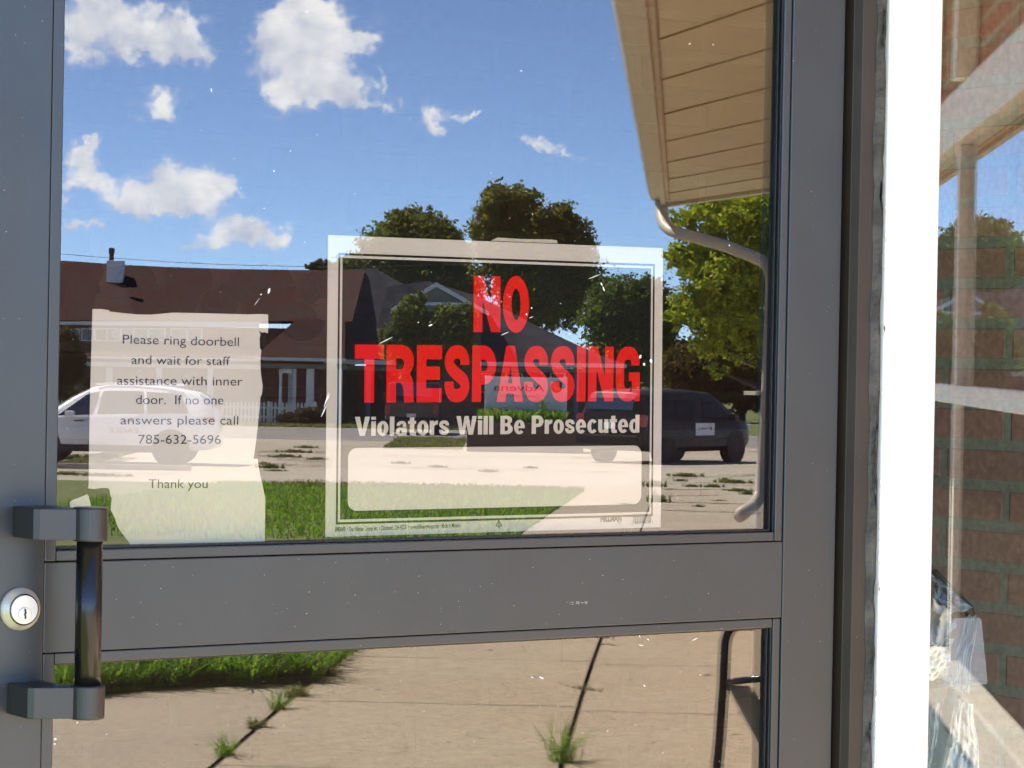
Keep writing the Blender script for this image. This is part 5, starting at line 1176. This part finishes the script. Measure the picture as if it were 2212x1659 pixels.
tree('broad_tree', 'deep green tree behind the carport between the tallest tree and the black van', 150, [(1340, 650, 60, 50, 1), (1390, 640, 50, 45, 1), (1310, 690, 60, 60, 1), (1380, 710, 70, 70, 1), (1350, 780, 90, 70, 1), (1290, 620, 25, 25, .6), (1430, 680, 40, 50, .8), (1440, 780, 60, 60, 1)], 1350, .14, 26000, (.06, .12, .016), (.20, .26, .03), 'trees behind the houses', seed=3)
tree('broad_tree', 'low dark tree filling the gap below the leafy branches behind the van', 140, [(1500, 800, 70, 60, 1), (1580, 790, 80, 70, 1), (1660, 800, 70, 60, 1), (1740, 780, 80, 80, 1), (1620, 850, 90, 40, 1)], 1600, .16, 18000, (.06, .055, .014), (.17, .12, .02), 'trees behind the houses', seed=4)
tree('broad_tree', 'sunlit yellow green leafy tree hanging over the black minivan', 84, [(1560, 460, 95, 45, 1), (1660, 470, 90, 60, 1), (1490, 560, 55, 45, .9), (1560, 600, 90, 50, 1), (1640, 590, 80, 70, 1.1), (1500, 660, 55, 40, .9), (1570, 680, 80, 55, 1.1), (1620, 740, 60, 50, .8), (1540, 740, 45, 35, .6), (1460, 475, 35, 25, .5), (1455, 690, 28, 25, .5), (1545, 800, 25, 22, .35), (1600, 520, 90, 40, .8), (1720, 620, 80, 90, 1), (1700, 760, 60, 60, .6), (1448, 560, 22, 22, .35)], 1720, .085, 42000, (.19, .31, .014), (.60, .62, .035), None, .3, seed=5)
tree('small_tree', 'small bright green two lobed tree in front of the grey roofed house', 113, [(885, 690, 34, 48, 1), (895, 660, 22, 30, .8), (860, 745, 38, 40, 1), (960, 715, 42, 50, 1), (1000, 700, 26, 45, .9), (925, 760, 60, 45, 1), (985, 755, 38, 40, .9), (905, 810, 40, 40, .6), (840, 730, 22, 25, .6)], 910, .10, 22000, (.06, .10, .012), (.26, .28, .03), None, .10, seed=6)
tree('shrub', 'yellowish shrub at the left edge beside the upper windows of the brick house', 116, [(140, 735, 24, 30, 1), (150, 770, 30, 40, 1), (130, 820, 26, 40, 1), (165, 800, 24, 30, .8)], 140, .08, 8000, (.05, .05, .01), (.16, .13, .02), None, .05, 'shrub', seed=7)
tree('shrub', 'low rounded bush before the white picket fence by the entrance porch', 114, [(640, 905, 42, 15, 1), (665, 897, 30, 16, 1), (690, 900, 26, 18, .8)], 655, .06, 7000, (.030, .040, .012), (.10, .085, .03), None, .03, 'shrub', seed=8)
tree('shrub', 'dark clipped hedge between the white car and the brick house', 119, [(100, 855, 60, 12, 1), (200, 853, 60, 12, 1), (300, 853, 60, 12, 1), (400, 855, 50, 12, 1)], 220, .06, 9000, (.02, .035, .008), (.07, .075, .02), None, .03, 'hedge', seed=9)
tree('broad_tree', 'small tree top just showing over the brick house ridge by the black sign', 175, [(690, 577, 28, 14, 1), (720, 590, 40, 25, 1)], 700, .14, 3500, (.04, .05, .012), (.11, .10, .03), 'trees behind the houses', seed=10)
for i, u in enumerate((1480, 1562, 1640)):
    pass

# canopy added outside the picture to shade the door
cn = wthing('shade_canopy', 'unseen flat canopy added to shade the glass door', 'canopy', (0, -.7, 2.62))
MB().box(-4.2, 2.6, -1.25, .16, 2.905, 3.05).build('canopy_slab', M['ceil'], cn); MB().box(-4.2, 2.6, -1.30, -1.251, 2.75, 3.06).build('fascia', M['gutter'], cn)
